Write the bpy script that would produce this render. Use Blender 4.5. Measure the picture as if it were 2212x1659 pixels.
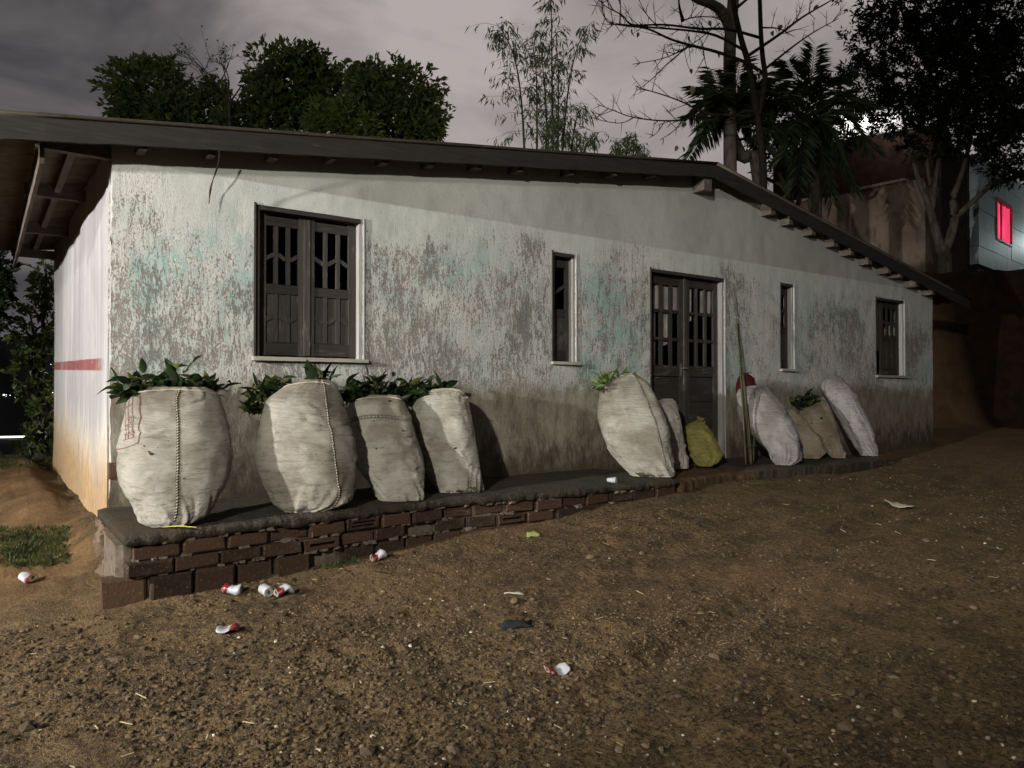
import bpy, math, random
import numpy as np
from mathutils import Vector, Matrix, Euler
random.seed(7); rng = np.random.default_rng(7)
for o in list(bpy.data.objects): bpy.data.objects.remove(o)
scene = bpy.context.scene
COL = scene.collection

# ------------------------------------------------------------------ camera, sky, lamps, exposure
CAM = np.array([0.0, 0.0, 1.5]); YAW = math.radians(35.65); PITCH = 0.0116
FPX, CX, CY = 1599.0, 1106.0, 829.5
cam_d = bpy.data.cameras.new('camera'); cam = bpy.data.objects.new('camera', cam_d); COL.objects.link(cam)
cam.location = CAM; cam.rotation_euler = (math.pi/2+PITCH, 0, -YAW)
cam_d.sensor_width = 36; cam_d.lens = 36*FPX/2212; cam_d.clip_start = .05; cam_d.clip_end = 6000
scene.camera = cam
scene.render.resolution_x, scene.render.resolution_y = 1024, 768
vs = scene.view_settings; vs.view_transform = 'Standard'; vs.look = 'None'; vs.exposure = 0; vs.gamma = 1

w = bpy.data.worlds.new('World'); scene.world = w; w.use_nodes = True
nt = w.node_tree; nt.nodes.clear()
def N(nt, t, **kw):
    n = nt.nodes.new(t)
    for k, v in kw.items():
        if k.startswith('i_'):
            key = k[2:].replace('_', ' ')
            n.inputs[int(key) if key.isdigit() else key].default_value = v
        else: setattr(n, k, v)
    return n
def L(nt, a, b): nt.links.new(a, b)
# night overcast lit from below by town light: clouds in the direction of view, glow towards the lit quarter
tc = N(nt, 'ShaderNodeTexCoord')
mp = N(nt, 'ShaderNodeMapping'); mp.inputs['Scale'].default_value = (1, 1, 2.2); L(nt, tc.outputs['Generated'], mp.inputs['Vector'])
n1 = N(nt, 'ShaderNodeTexNoise', i_Scale=3.1, i_Detail=5.0, i_Roughness=.55, i_Distortion=.5); L(nt, mp.outputs[0], n1.inputs['Vector'])
gl = N(nt, 'ShaderNodeVectorMath', operation='DOT_PRODUCT'); L(nt, tc.outputs['Generated'], gl.inputs[0]); gl.inputs[1].default_value = (.70, .66, .27)
mr = N(nt, 'ShaderNodeMapRange', interpolation_type='SMOOTHSTEP'); L(nt, gl.outputs['Value'], mr.inputs['Value'])
mr.inputs['From Min'].default_value = .70; mr.inputs['From Max'].default_value = 1.0
ra = N(nt, 'ShaderNodeMapRange'); L(nt, n1.outputs['Fac'], ra.inputs['Value'])
ra.inputs['From Min'].default_value = .32; ra.inputs['From Max'].default_value = .66
ad = N(nt, 'ShaderNodeMath', operation='MULTIPLY_ADD'); L(nt, ra.outputs[0], ad.inputs[0]); ad.inputs[1].default_value = .54
sc = N(nt, 'ShaderNodeMath', operation='MULTIPLY'); L(nt, mr.outputs[0], sc.inputs[0]); sc.inputs[1].default_value = .54
L(nt, sc.outputs[0], ad.inputs[2])
cr = N(nt, 'ShaderNodeValToRGB'); L(nt, ad.outputs[0], cr.inputs['Fac'])
e = cr.color_ramp.elements; e[0].color = (.030, .030, .037, 1); e[1].color = (.44, .39, .385, 1)
m_ = e.new(.45); m_.color = (.155, .142, .144, 1)
bg = N(nt, 'ShaderNodeBackground', i_Strength=1.0); L(nt, cr.outputs[0], bg.inputs['Color'])
wo = N(nt, 'ShaderNodeOutputWorld'); L(nt, bg.outputs[0], wo.inputs['Surface'])

def point_light(name, loc, power, color=(1, 1, 1), radius=.12):
    d = bpy.data.lights.new(name, 'POINT'); d.energy = power; d.color = color; d.shadow_soft_size = radius
    o = bpy.data.objects.new(name, d); COL.objects.link(o); o.location = loc; return o
def spot_light(name, loc, target, power, color, angle, blend=.6, radius=.15):
    d = bpy.data.lights.new(name, 'SPOT'); d.energy = power; d.color = color; d.spot_size = math.radians(angle); d.spot_blend = blend
    d.shadow_soft_size = radius
    o = bpy.data.objects.new(name, d); COL.objects.link(o); o.location = loc
    o.rotation_euler = (Vector(target)-Vector(loc)).to_track_quat('-Z', 'Y').to_euler(); return o
# the street lamps that light the place (all outside the picture): a near one past the left gable, one across the road behind the camera
LAMP_LEFT = spot_light('street_and_added_light', (-6.2, 4.35, 3.3), (1.2, 6.3, 1.0), 4900, (1.0, .985, .96), 66, .5, .09)
LAMP_ROAD = spot_light('street_and_added_light', (-7.2, -3.4, 5.7), (5.2, 7.4, 2.1), 6200, (1.0, .975, .90), 60, 1.0, .2)
ADDED_TREE_SPOT = spot_light('street_and_added_light', (-6.3, 4.7, 3.7), (5.0, 20.0, 6.0), 3300, (.98, 1.0, .93), 62, .6, .1)  # extra spot beside the left lamp, added to brighten the trees behind

# ------------------------------------------------------------------ helpers
def ray(px, py):
    a, p = YAW, PITCH
    f = np.array([math.sin(a)*math.cos(p), math.cos(a)*math.cos(p), math.sin(p)])
    r = np.array([math.cos(a), -math.sin(a), 0]); u = np.array([-math.sin(a)*math.sin(p), -math.cos(a)*math.sin(p), math.cos(p)])
    return f + r*(px-CX)/FPX + u*(CY-py)/FPX
def onY(px, py, Y): d = ray(px, py); return CAM + d*(Y-CAM[1])/d[1]
def onZ(px, py, z): d = ray(px, py); return CAM + d*(z-CAM[2])/d[2]
def atd(px, py, dist): return CAM + ray(px, py)*dist
def sstep(a, b, x): t = np.clip((x-a)/(b-a), 0, 1); return t*t*(3-2*t)
def _h(ix, iy, iz):
    n = (ix.astype(np.int64)*374761393 + iy.astype(np.int64)*668265263 + iz.astype(np.int64)*2147483647) & 0xffffffff
    n = ((n ^ (n >> 13))*1274126177) & 0xffffffff
    return ((n ^ (n >> 16)) & 0xffff)/65535.0
def vn(x, y, z=0.0):
    x, y, z = np.broadcast_arrays(np.asarray(x, float), np.asarray(y, float), np.asarray(z, float))
    ix, iy, iz = np.floor(x), np.floor(y), np.floor(z); fx, fy, fz = x-ix, y-iy, z-iz
    fx, fy, fz = fx*fx*(3-2*fx), fy*fy*(3-2*fy), fz*fz*(3-2*fz)
    r = 0
    for dx in (0, 1):
        for dy in (0, 1):
            for dz in (0, 1):
                r = r + _h(ix+dx, iy+dy, iz+dz)*(fx if dx else 1-fx)*(fy if dy else 1-fy)*(fz if dz else 1-fz)
    return r*2-1
def fbm(x, y, z=0.0, o=4, g=.5):
    r = 0; a = 1; f = 1
    for i in range(o): r = r + a*vn(np.asarray(x)*f+17.3*i, np.asarray(y)*f-9.1*i, np.asarray(z)*f+3.7*i); a *= g; f *= 2.03
    return r

def tag(o, label=None, cat=None, group=None, kind=None):
    if label: o['label'] = label
    if cat: o['category'] = cat
    if group: o['group'] = group
    if kind: o['kind'] = kind
    return o
def link(name, me, mat=None, parent=None, smooth=False):
    o = bpy.data.objects.new(name, me); COL.objects.link(o)
    if mat is not None and not me.materials: me.materials.append(mat)
    if smooth: me.polygons.foreach_set('use_smooth', [True]*len(me.polygons))
    if parent is not None:
        o.parent = parent; o.matrix_parent_inverse = WI(parent)
    return o
def WI(p): return (Matrix.Translation(p.location) @ p.rotation_euler.to_matrix().to_4x4()).inverted()   # parts keep world coordinates
def mesh(name, v, f, mat=None, parent=None, smooth=False):
    me = bpy.data.meshes.new(name); v = np.asarray(v, float).reshape(-1, 3)
    fl = f.tolist() if isinstance(f, np.ndarray) else [tuple(map(int, q)) for q in f]
    me.from_pydata(v.tolist(), [], fl); me.update()
    return link(name, me, mat, parent, smooth)
def empty(name, loc): o = bpy.data.objects.new(name, None); COL.objects.link(o); o.location = tuple(map(float, loc)); o.empty_display_size = .1; return o
class MB:
    def __init__(s): s.v = []; s.f = []
    def add(s, v, f):
        b = len(s.v); s.v += [tuple(map(float, p)) for p in v]; s.f += [tuple(int(i)+b for i in q) for q in f]; return s
    def box(s, lo, hi, j=0.0):
        x0, y0, z0 = lo; x1, y1, z1 = hi
        v = [(x0,y0,z0),(x1,y0,z0),(x1,y1,z0),(x0,y1,z0),(x0,y0,z1),(x1,y0,z1),(x1,y1,z1),(x0,y1,z1)]
        if j: v = [tuple(c+random.uniform(-j, j) for c in p) for p in v]
        return s.add(v, [(0,3,2,1),(4,5,6,7),(0,1,5,4),(1,2,6,5),(2,3,7,6),(3,0,4,7)])
    def bar(s, p, q, w, h, up=(0, 0, 1)):
        p, q = np.array(p, float), np.array(q, float); d = q-p; d /= np.linalg.norm(d)
        sd = np.cross(d, up); sd /= np.linalg.norm(sd)+1e-9; u = np.cross(sd, d)
        v = [c + sd*a*w/2 + u*b*h/2 for c in (p, q) for a, b in ((-1,-1),(1,-1),(1,1),(-1,1))]
        return s.add(v, [(0,1,2,3),(7,6,5,4),(0,4,5,1),(1,5,6,2),(2,6,7,3),(3,7,4,0)])
    def tube(s, pts, rad, seg=8, cap=True):
        pts = np.array(pts, float); n = len(pts); rad = np.broadcast_to(rad, (n,))
        t = np.gradient(pts, axis=0); t /= np.linalg.norm(t, axis=1)[:, None]+1e-9
        ref = np.array([0, 0, 1.]) if abs(t[0][2]) < .9 else np.array([1., 0, 0])
        v = []
        for i in range(n):
            a = np.cross(t[i], ref); a /= np.linalg.norm(a)+1e-9; b = np.cross(t[i], a)
            for k in range(seg):
                th = 2*math.pi*k/seg; v.append(pts[i]+(a*math.cos(th)+b*math.sin(th))*rad[i])
        f = [(i*seg+k, i*seg+(k+1) % seg, (i+1)*seg+(k+1) % seg, (i+1)*seg+k) for i in range(n-1) for k in range(seg)]
        if cap: f += [tuple(range(seg))[::-1], tuple((n-1)*seg+k for k in range(seg))]
        return s.add(v, f)
    def build(s, name, mat, parent=None, smooth=False): return mesh(name, s.v, s.f, mat, parent, smooth)
def smooth_path(pts, n=4):
    pts = [np.array(p, float) for p in pts]; out = []
    P = [2*pts[0]-pts[1]]+pts+[2*pts[-1]-pts[-2]]
    for i in range(1, len(P)-2):
        for k in range(n):
            t = k/n; a, b, c, d = P[i-1], P[i], P[i+1], P[i+2]
            out.append(.5*((2*b)+(-a+c)*t+(2*a-5*b+4*c-d)*t*t+(-a+3*b-3*c+d)*t**3))
    out.append(pts[-1]); return np.array(out)

# ------------------------------------------------------------------ materials
class Mat:
    def __init__(s, name, rough=.9, spec=.3):
        s.m = bpy.data.materials.new(name); s.m.use_nodes = True; s.nt = s.m.node_tree; s.b = s.nt.nodes['Principled BSDF']
        s.b.inputs['Roughness'].default_value = rough; s.b.inputs['Specular IOR Level'].default_value = spec
        s.tc = N(s.nt, 'ShaderNodeTexCoord'); s.co = s.tc.outputs['Object']
        s.sx = N(s.nt, 'ShaderNodeSeparateXYZ'); L(s.nt, s.co, s.sx.inputs[0])
    def noise(s, scale=5, detail=4, rough=.55, stretch=None, dist=0, off=(0, 0, 0)):
        n = N(s.nt, 'ShaderNodeTexNoise', i_Scale=scale, i_Detail=detail, i_Roughness=rough, i_Distortion=dist)
        mp = N(s.nt, 'ShaderNodeMapping'); mp.inputs['Scale'].default_value = stretch or (1, 1, 1); mp.inputs['Location'].default_value = off
        L(s.nt, s.co, mp.inputs[0]); L(s.nt, mp.outputs[0], n.inputs['Vector']); return n.outputs['Fac']
    def vor(s, scale, feature='F1', out='Distance', stretch=None):
        n = N(s.nt, 'ShaderNodeTexVoronoi', feature=feature, i_Scale=scale)
        mp = N(s.nt, 'ShaderNodeMapping'); mp.inputs['Scale'].default_value = stretch or (1, 1, 1)
        L(s.nt, s.co, mp.inputs[0]); L(s.nt, mp.outputs[0], n.inputs['Vector']); return n.outputs[out]
    def rng(s, v, a, b, c=0., d=1., smooth=False):
        n = N(s.nt, 'ShaderNodeMapRange'); n.interpolation_type = 'SMOOTHSTEP' if smooth else 'LINEAR'
        L(s.nt, v, n.inputs['Value'])
        for k, x in zip(('From Min', 'From Max', 'To Min', 'To Max'), (a, b, c, d)): n.inputs[k].default_value = x
        return n.outputs[0]
    def math(s, op, a, b=0., clamp=False):
        n = N(s.nt, 'ShaderNodeMath', operation=op, use_clamp=clamp)
        for i, x in enumerate((a, b)):
            if isinstance(x, (int, float)): n.inputs[i].default_value = x
            else: L(s.nt, x, n.inputs[i])
        return n.outputs[0]
    def mix(s, f, a, b, mode='MIX'):
        n = N(s.nt, 'ShaderNodeMix', data_type='RGBA', blend_type=mode)
        if isinstance(f, (int, float)): n.inputs[0].default_value = f
        else: L(s.nt, f, n.inputs[0])
        for i, x in ((6, a), (7, b)):
            if isinstance(x, tuple): n.inputs[i].default_value = x if len(x) == 4 else (*x, 1)
            else: L(s.nt, x, n.inputs[i])
        return n.outputs[2]
    def col(s, c):
        if isinstance(c, tuple): s.b.inputs['Base Color'].default_value = c if len(c) == 4 else (*c, 1)
        else: L(s.nt, c, s.b.inputs['Base Color'])
        return s
    def bump(s, h, strength=.5, dist=.02):
        n = N(s.nt, 'ShaderNodeBump', i_Strength=strength, i_Distance=dist); L(s.nt, h, n.inputs['Height']); L(s.nt, n.outputs[0], s.b.inputs['Normal']); return s
    def objrand(s):
        n = N(s.nt, 'ShaderNodeObjectInfo'); return n.outputs['Random']

X_, Z_ = 0, 2
# --- front wall: peeling limewash over turquoise and brown undercoats
PLAT = .65
def make_wall():
    m = Mat('peeling_wall_plaster', .93, .2)
    x, y, z = m.sx.outputs[0], m.sx.outputs[1], m.sx.outputs[2]
    big = m.noise(.75, 4, .6, off=(3.1, 0, 1.7)); mid = m.noise(5.2, 5, .7, stretch=(1.4, 1.4, .6)); fine = m.noise(25, 5, .76, stretch=(1.35, 1.35, .36), dist=.25)
    fine2 = m.noise(75, 4, .75, stretch=(1.2, 1.2, .6)); tq = m.noise(1.05, 4, .62, stretch=(1, 1, .9), off=(7.3, 0, 4.1))
    zone = m.noise(1.5, 3, .6, stretch=(1, 1, .75), off=(11.2, 0, 5.3)); zone2 = m.noise(2.1, 3, .6, stretch=(1, 1, .7), off=(1.2, 0, 15.3))
    cen = lambda v, k: m.math('MULTIPLY', m.math('SUBTRACT', v, .5), k)
    base = m.mix(m.rng(mid, .35, .7), (.48, .485, .44), (.38, .395, .36))
    # turquoise undercoat in broad patches
    tm = m.rng(m.math('ADD', tq, cen(mid, .45)), .51, .63)
    tm = m.math('MULTIPLY', tm, m.rng(z, 3.05, 2.7)); c = m.mix(m.math('MULTIPLY', tm, .85), base, (.27, .395, .355))
    # height window where paint peels
    hz = m.rng(m.math('ADD', z, cen(big, 2.2)), 3.3, 2.65, smooth=True)
    pk = m.math('ADD', fine, m.math('ADD', cen(zone2, .7), cen(mid, .45)))
    pale = m.rng(pk, .50, .535); c = m.mix(m.math('MULTIPLY', pale, m.math('MULTIPLY', hz, .85)), c, m.mix(m.rng(fine2, .3, .7), (.60, .575, .525), (.44, .42, .385)))
    bk = m.math('ADD', fine, m.math('ADD', cen(zone, .6), m.math('ADD', cen(mid, .4), cen(fine2, .8)))); bk = m.math('ADD', bk, m.math('MULTIPLY', m.math('SUBTRACT', hz, 1.), .25)); bk = m.math('ADD', bk, m.math('MULTIPLY', m.math('MULTIPLY', m.rng(m.math('ADD', x, cen(big, 2.)), 2.7, 1.7), m.rng(m.math('ADD', z, cen(big, 1.)), 2.6, 2.2)), .055))
    brown = m.rng(bk, .51, .60); c = m.mix(m.math('MULTIPLY', brown, .8), c, m.mix(m.rng(zone2, .4, .6), (.105, .096, .080), (.165, .137, .113)))
    spk = m.math('MULTIPLY', m.rng(fine2, .54, .62), m.rng(hz, 0, 1, .25, 1)); c = m.mix(m.math('MULTIPLY', spk, .5), c, (.17, .155, .135))
    drip = m.math('MULTIPLY', m.rng(m.noise(14, 4, .7, stretch=(1.6, 1.6, .14), off=(4, 0, 9)), .56, .66), m.math('MULTIPLY', m.rng(z, 1.35, 1.75), m.rng(hz, 0, 1, .2, 1))); c = m.mix(m.math('MULTIPLY', drip, .4), c, (.20, .18, .155))
    # dado below sill level, rain-splash dirt and dark damp at the foot
    zd = m.math('ADD', z, m.math('ADD', cen(fine, .25), cen(mid, .35)))
    dado = m.rng(zd, 1.64, 1.50); c = m.mix(m.math('MULTIPLY', dado, .85), c, m.mix(m.rng(mid, .40, .60), (.135, .108, .07), (.265, .235, .17)))
    blot = m.math('MULTIPLY', m.rng(m.math('ADD', z, m.math('MULTIPLY', m.math('SUBTRACT', mid, .5), .9)), 1.25, .85), m.rng(pk, .42, .52))
    c = m.mix(m.math('MULTIPLY', blot, .55), c, (.135, .098, .06))
    foot = m.rng(m.math('ADD', z, m.math('MULTIPLY', m.math('SUBTRACT', mid, .5), 1.3)), 1.02, .68); c = m.mix(m.math('MULTIPLY', foot, .8), c, (.055, .042, .028))
    # upper band under the roof: eave shadow painted in as a darker plain tone
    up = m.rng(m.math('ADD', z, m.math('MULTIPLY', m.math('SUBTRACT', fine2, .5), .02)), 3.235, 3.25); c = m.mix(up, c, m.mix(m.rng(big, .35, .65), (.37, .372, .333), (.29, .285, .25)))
    c = m.mix(m.math('MULTIPLY', m.rng(m.vor(3.3), .035, .02), .8), c, (.05, .045, .04))
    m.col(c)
    h = m.math('SUBTRACT', m.math('MULTIPLY', pale, m.math('MULTIPLY', hz, -.25)), m.math('MULTIPLY', brown, .45)); h = m.math('ADD', h, m.math('MULTIPLY', fine2, .35))
    h = m.math('ADD', h, m.math('MULTIPLY', m.noise(9, 4, .6), .5))
    return m.bump(h, .55, .012).m
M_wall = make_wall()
def make_side():
    m = Mat('white_side_plaster', .9, .25); x, y, z = m.sx.outputs
    st = m.noise(3.0, 4, .6, stretch=(1, 3.2, .16)); fine = m.noise(20, 5, .7, stretch=(1, 1.6, .5)); big = m.noise(1.2, 3)
    c = m.mix(m.rng(st, .35, .7), (.36, .34, .335), (.25, .235, .235))
    dirt = m.rng(m.math('ADD', z, m.math('MULTIPLY', m.math('SUBTRACT', st, .5), 1.3)), 1.45, .95, smooth=True)
    c = m.mix(m.math('MULTIPLY', dirt, .75), c, m.mix(m.rng(fine, .35, .65), (.42, .40, .33), (.62, .59, .52)))
    mud = m.rng(m.math('ADD', z, m.math('ADD', m.math('MULTIPLY', m.math('SUBTRACT', st, .5), .8), m.math('MULTIPLY', m.math('SUBTRACT', y, 6.2), -.045))), 1.25, .60, smooth=True)
    c = m.mix(m.math('MULTIPLY', mud, .88), c, m.mix(m.rng(fine, .38, .62), (.27, .14, .05), (.38, .25, .105)))
    # painted red stripe, worn away before the corner
    sl = m.math('ADD', z, m.math('MULTIPLY', m.math('SUBTRACT', y, 6.86), -.026))
    s1 = m.math('MULTIPLY', m.rng(sl, 1.675, 1.685), m.rng(sl, 1.785, 1.775)); s1 = m.math('MULTIPLY', s1, m.rng(m.math('ADD', y, m.math('MULTIPLY', m.math('SUBTRACT', fine, .5), 1.4)), 6.75, 6.95))
    s1 = m.math('MULTIPLY', s1, m.rng(m.noise(14, 3, .6, off=(2, 5, 1)), .74, .66)); c = m.mix(m.math('MULTIPLY', s1, .9), c, (.17, .035, .03))
    pk = m.rng(m.noise(9, 4, .7, stretch=(1, 2.2, .55), off=(1, 9, 2)), .60, .66); c = m.mix(m.math('MULTIPLY', pk, .55), c, (.20, .18, .175)); c = m.mix(m.math('MULTIPLY', m.rng(big, .5, .62), .35), c, (.24, .215, .21))
    m.col(c); return m.bump(m.math('ADD', m.math('MULTIPLY', st, .3), m.math('MULTIPLY', fine, .5)), .5, .015).m
M_side = make_side()
def make_wood(name, c1, c2, c3, stretch, s=30, worn=.62):
    m = Mat(name, .85, .25); g = m.noise(s, 5, .65, stretch=stretch); b = m.noise(4, 4, .6, stretch=tuple(.6+.4*q for q in stretch)); f = m.noise(s*2.2, 3, .6, stretch=stretch, off=(3, 1, 7))
    c = m.mix(m.rng(g, .3, .7), c1, c2); c = m.mix(m.math('MULTIPLY', m.rng(m.math('ADD', m.math('MULTIPLY', b, .5), m.math('MULTIPLY', f, .5)), worn, worn+.07), .7), c, c3)
    r = m.objrand(); c = m.mix(m.math('MULTIPLY', r, .30), c, (.03, .027, .024)); m.col(c); return m.bump(g, .5, .006).m
M_woodv = make_wood('weathered_shutter_wood', (.036, .031, .025), (.064, .057, .047), (.18, .165, .14), (1.6, 1.6, .12), 34, .575)
M_woodh = make_wood('weathered_board_wood', (.020, .017, .014), (.045, .039, .033), (.15, .137, .12), (.10, .10, 1.8), 30, .575)
M_fascia = make_wood('blackened_fascia_wood', (.011, .009, .0075), (.026, .0225, .019), (.085, .076, .064), (.10, .10, 1.8), 26, .61)
M_woody = make_wood('roof_timber', (.075, .058, .045), (.13, .105, .085), (.34, .30, .27), (1.6, .10, 1.6), 30, .575)
M_jamb = make_wood('pale_painted_lit_jamb', (.27, .255, .235), (.40, .385, .36), (.20, .18, .155), (1.4, 1.4, .15), 24, .60)
M_sill = make_wood('worn_sill_board', (.33, .30, .25), (.48, .45, .38), (.14, .12, .09), (.2, .6, 1.4), 20, .6)
def simple(name, c, rough=.8, spec=.3, var=.25, scale=12, bump=.2, bd=.01, c2=None, stretch=None):
    m = Mat(name, rough, spec); n = m.noise(scale, 5, .6, stretch=stretch); d = c2 or tuple(v*(1-var*1.6) for v in c)
    m.col(m.mix(m.rng(n, .3, .7), c, d)); 
    if bump: m.bump(n, bump, bd)
    return m.m
M_sheet = simple('fibre_cement_sheet', (.05, .043, .034), .9, .2, .3, 6, .2, .01)
M_under = simple('sheet_underside', (.14, .115, .082), .9, .2, .3, 6, .2, .01)
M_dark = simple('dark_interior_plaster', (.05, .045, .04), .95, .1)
M_conc = None
def make_conc():
    m = Mat('mossy_concrete', .95, .2); n = m.noise(9, 6, .65); f = m.noise(45, 5, .7); b = m.noise(1.6, 4)
    c = m.mix(m.rng(n, .35, .65), (.034, .029, .021), (.066, .058, .044)); c = m.mix(m.math('MULTIPLY', m.rng(b, .45, .6), .8), c, (.075, .052, .030))
    c = m.mix(m.math('MULTIPLY', m.rng(f, .60, .68), .55), c, (.27, .25, .20)); m.col(c); return m.bump(m.math('ADD', m.math('MULTIPLY', f, 1.3), n), 1.0, .035).m
M_conc = make_conc()
def make_brick():
    m = Mat('hollow_clay_brick', .92, .2); n = m.noise(14, 5, .65); f = m.noise(60, 3, .6); r = m.objrand()
    c = m.mix(r, (.024, .015, .010), (.075, .040, .023)); c = m.mix(m.rng(n, .45, .7), c, (.055, .034, .022)); c = m.mix(m.math('MULTIPLY', m.rng(f, .62, .7), .5), c, (.25, .18, .13))
    m.col(c); return m.bump(m.math('ADD', n, m.math('MULTIPLY', f, .5)), .5, .008).m
M_brick = make_brick()
M_mortar = simple('crumbling_mortar', (.15, .12, .09), .95, .2, .4, 20, .8, .012, (.07, .052, .038))
M_slotdark = simple('brick_cell_shadow_clay', (.05, .03, .02), .95, .1, bump=0)
def make_sack(name, c1, c2, dirt, weave=1.0):
    m = Mat(name, .62, .35); n = m.noise(5, 5, .6); wr = m.noise(7, 5, .6, stretch=(.8, .8, 6)); f = m.noise(26, 4, .6, stretch=(.8, .8, 4))
    st = m.noise(2.3, 4, .6, off=(3, 3, 3)); c = m.mix(m.rng(n, .34, .66), c1, c2); c = m.mix(m.math('MULTIPLY', m.rng(st, .46, .60), .6), c, dirt); c = m.mix(m.math('MULTIPLY', m.rng(wr, .52, .68), m.rng(st, .4, .6, .2, .6)), c, dirt); c = m.mix(m.math('MULTIPLY', m.rng(m.noise(11, 5, .7, off=(5, 2, 8)), .60, .70), .6), c, dirt)
    c = m.mix(m.math('MULTIPLY', m.rng(m.vor(9), .06, .035), .85), c, (.05, .04, .03))
    wv = N(m.nt, 'ShaderNodeTexWave', wave_type='BANDS', bands_direction='Z', i_Scale=70.0, i_Distortion=1.2); L(m.nt, m.co, wv.inputs['Vector'])
    wv2 = N(m.nt, 'ShaderNodeTexWave', wave_type='BANDS', bands_direction='X', i_Scale=60.0, i_Distortion=1.2); L(m.nt, m.co, wv2.inputs['Vector'])
    w3 = m.math('ADD', wv.outputs['Fac'], wv2.outputs['Fac']); c = m.mix(m.math('MULTIPLY', m.math('MULTIPLY', w3, .5), .22*weave), c, dirt); m.col(c)
    h = m.math('ADD', m.math('MULTIPLY', wr, 1.5), m.math('ADD', m.math('MULTIPLY', f, .9), m.math('MULTIPLY', w3, .05))); return m.bump(h, .7, .018).m
M_sack = make_sack('woven_sack_beige', (.335, .31, .26), (.24, .217, .172), (.085, .069, .046))
M_sackw = make_sack('woven_sack_white', (.41, .388, .33), (.305, .28, .23), (.12, .097, .063))
M_sackp = make_sack('plastic_sack_pale', (.345, .322, .305), (.265, .245, .23), (.14, .122, .105), .3)
M_sackb = make_sack('woven_sack_brown', (.34, .285, .205), (.26, .215, .15), (.13, .095, .06))
M_sacky = make_sack('woven_sack_yellow', (.28, .25, .06), (.19, .17, .045), (.12, .10, .035), .5)
M_red = simple('dark_red_plastic', (.045, .005, .005), .8, .15, .3, 8)
M_seam = simple('seam_cord_dark', (.055, .045, .03), .9, .1, bump=0)
M_seaml = simple('frayed_cord', (.42, .37, .28), .9, .1, bump=0)
M_print = simple('faded_red_print', (.17, .085, .065), .8, .2, bump=0)
M_printg = simple('faded_grey_print', (.12, .105, .085), .8, .2, bump=0)
def make_leaf(name, c1, c2, c3=None, rough=.45, bright=False):
    m = Mat(name, rough, .4); g = N(m.nt, 'ShaderNodeNewGeometry'); r = g.outputs['Random Per Island']; q = m.objrand()
    t = m.math('FRACT', m.math('ADD', r, q)); c = m.mix(t, c1, c2)
    if c3: c = m.mix(m.rng(t, .86, .90), c, c3)
    m.col(c); tr = N(m.nt, 'ShaderNodeBsdfTranslucent'); L(m.nt, m.mix(.5, c, (.20, .24, .06), 'ADD') if bright else c, tr.inputs['Color']); mx = N(m.nt, 'ShaderNodeMixShader', i_0=.45); L(m.nt, m.b.outputs[0], mx.inputs[1]); L(m.nt, tr.outputs[0], mx.inputs[2]); L(m.nt, mx.outputs[0], m.nt.nodes['Material Output'].inputs['Surface'])
    return m.m
M_leafs = make_leaf('sack_leaf_green', (.008, .019, .005), (.030, .052, .013), (.11, .12, .036))
M_leafy = make_leaf('sack_leaf_bright', (.05, .11, .015), (.15, .22, .03))
M_leaft = make_leaf('broadleaf_tree_leaf', (.035, .055, .017), (.13, .155, .048), None, .4, True)
M_leafb = make_leaf('bright_tree_leaf', (.06, .09, .02), (.14, .17, .04), None, .4, True)
M_leafd = make_leaf('dark_tree_leaf', (.006, .012, .005), (.022, .034, .012))
M_bamboo = make_leaf('bamboo_leaf', (.11, .145, .07), (.20, .25, .13), None, .5, True)
M_palm = make_leaf('palm_leaflet', (.02, .032, .014), (.055, .07, .03))
M_yleaf = make_leaf('yellowing_leaf', (.16, .14, .05), (.22, .20, .08))
M_culm = simple('bamboo_culm', (.06, .07, .03), .6, .3)
M_cane = simple('green_cane', (.062, .062, .028), .5, .4, .4, 20, .1, .004, (.095, .08, .048), (2, 2, .3))
M_bark = simple('grey_bark', (.09, .075, .06), .95, .2, .5, 12, .6, .02, None, (1, 1, .5))
M_barkd = simple('dark_bark', (.028, .022, .018), .95, .1, .4, 14, .5, .01)
M_barkp = simple('peeling_pale_bark', (.15, .125, .10), .9, .2, .5, 7, .6, .02, (.04, .032, .025), (1, 1, .35))
M_tie = simple('white_tie', (.6, .58, .52), .7, .2, bump=0)
M_blade = simple('yellow_cane_blade', (.50, .47, .10), .5, .3, bump=0)
# ------------------------------------------------------------------ house frame numbers (world: X along the front wall, Y into the house)
WY = 6.2; XL = onY(240, 700, WY)[0]; XR = onY(2015, 800, WY)[0]; WYB = 11.4
YF = 5.96                                               # front edge of the roof
pL = onY(120, 246, YF); pA = onY(1550, 351, YF); pR = onY(2040, 614, YF)
XA, ZA = pA[0], pA[2]; SL = (pA[2]-pL[2])/(pA[0]-pL[0]); SR = (pR[2]-pA[2])/(pR[0]-pA[0])
XE, XE2 = -.55, XR+1.0
def zroof(x): x = np.asarray(x, float); return np.where(x < XA, ZA+SL*(x-XA), ZA+SR*(x-XA))

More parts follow.
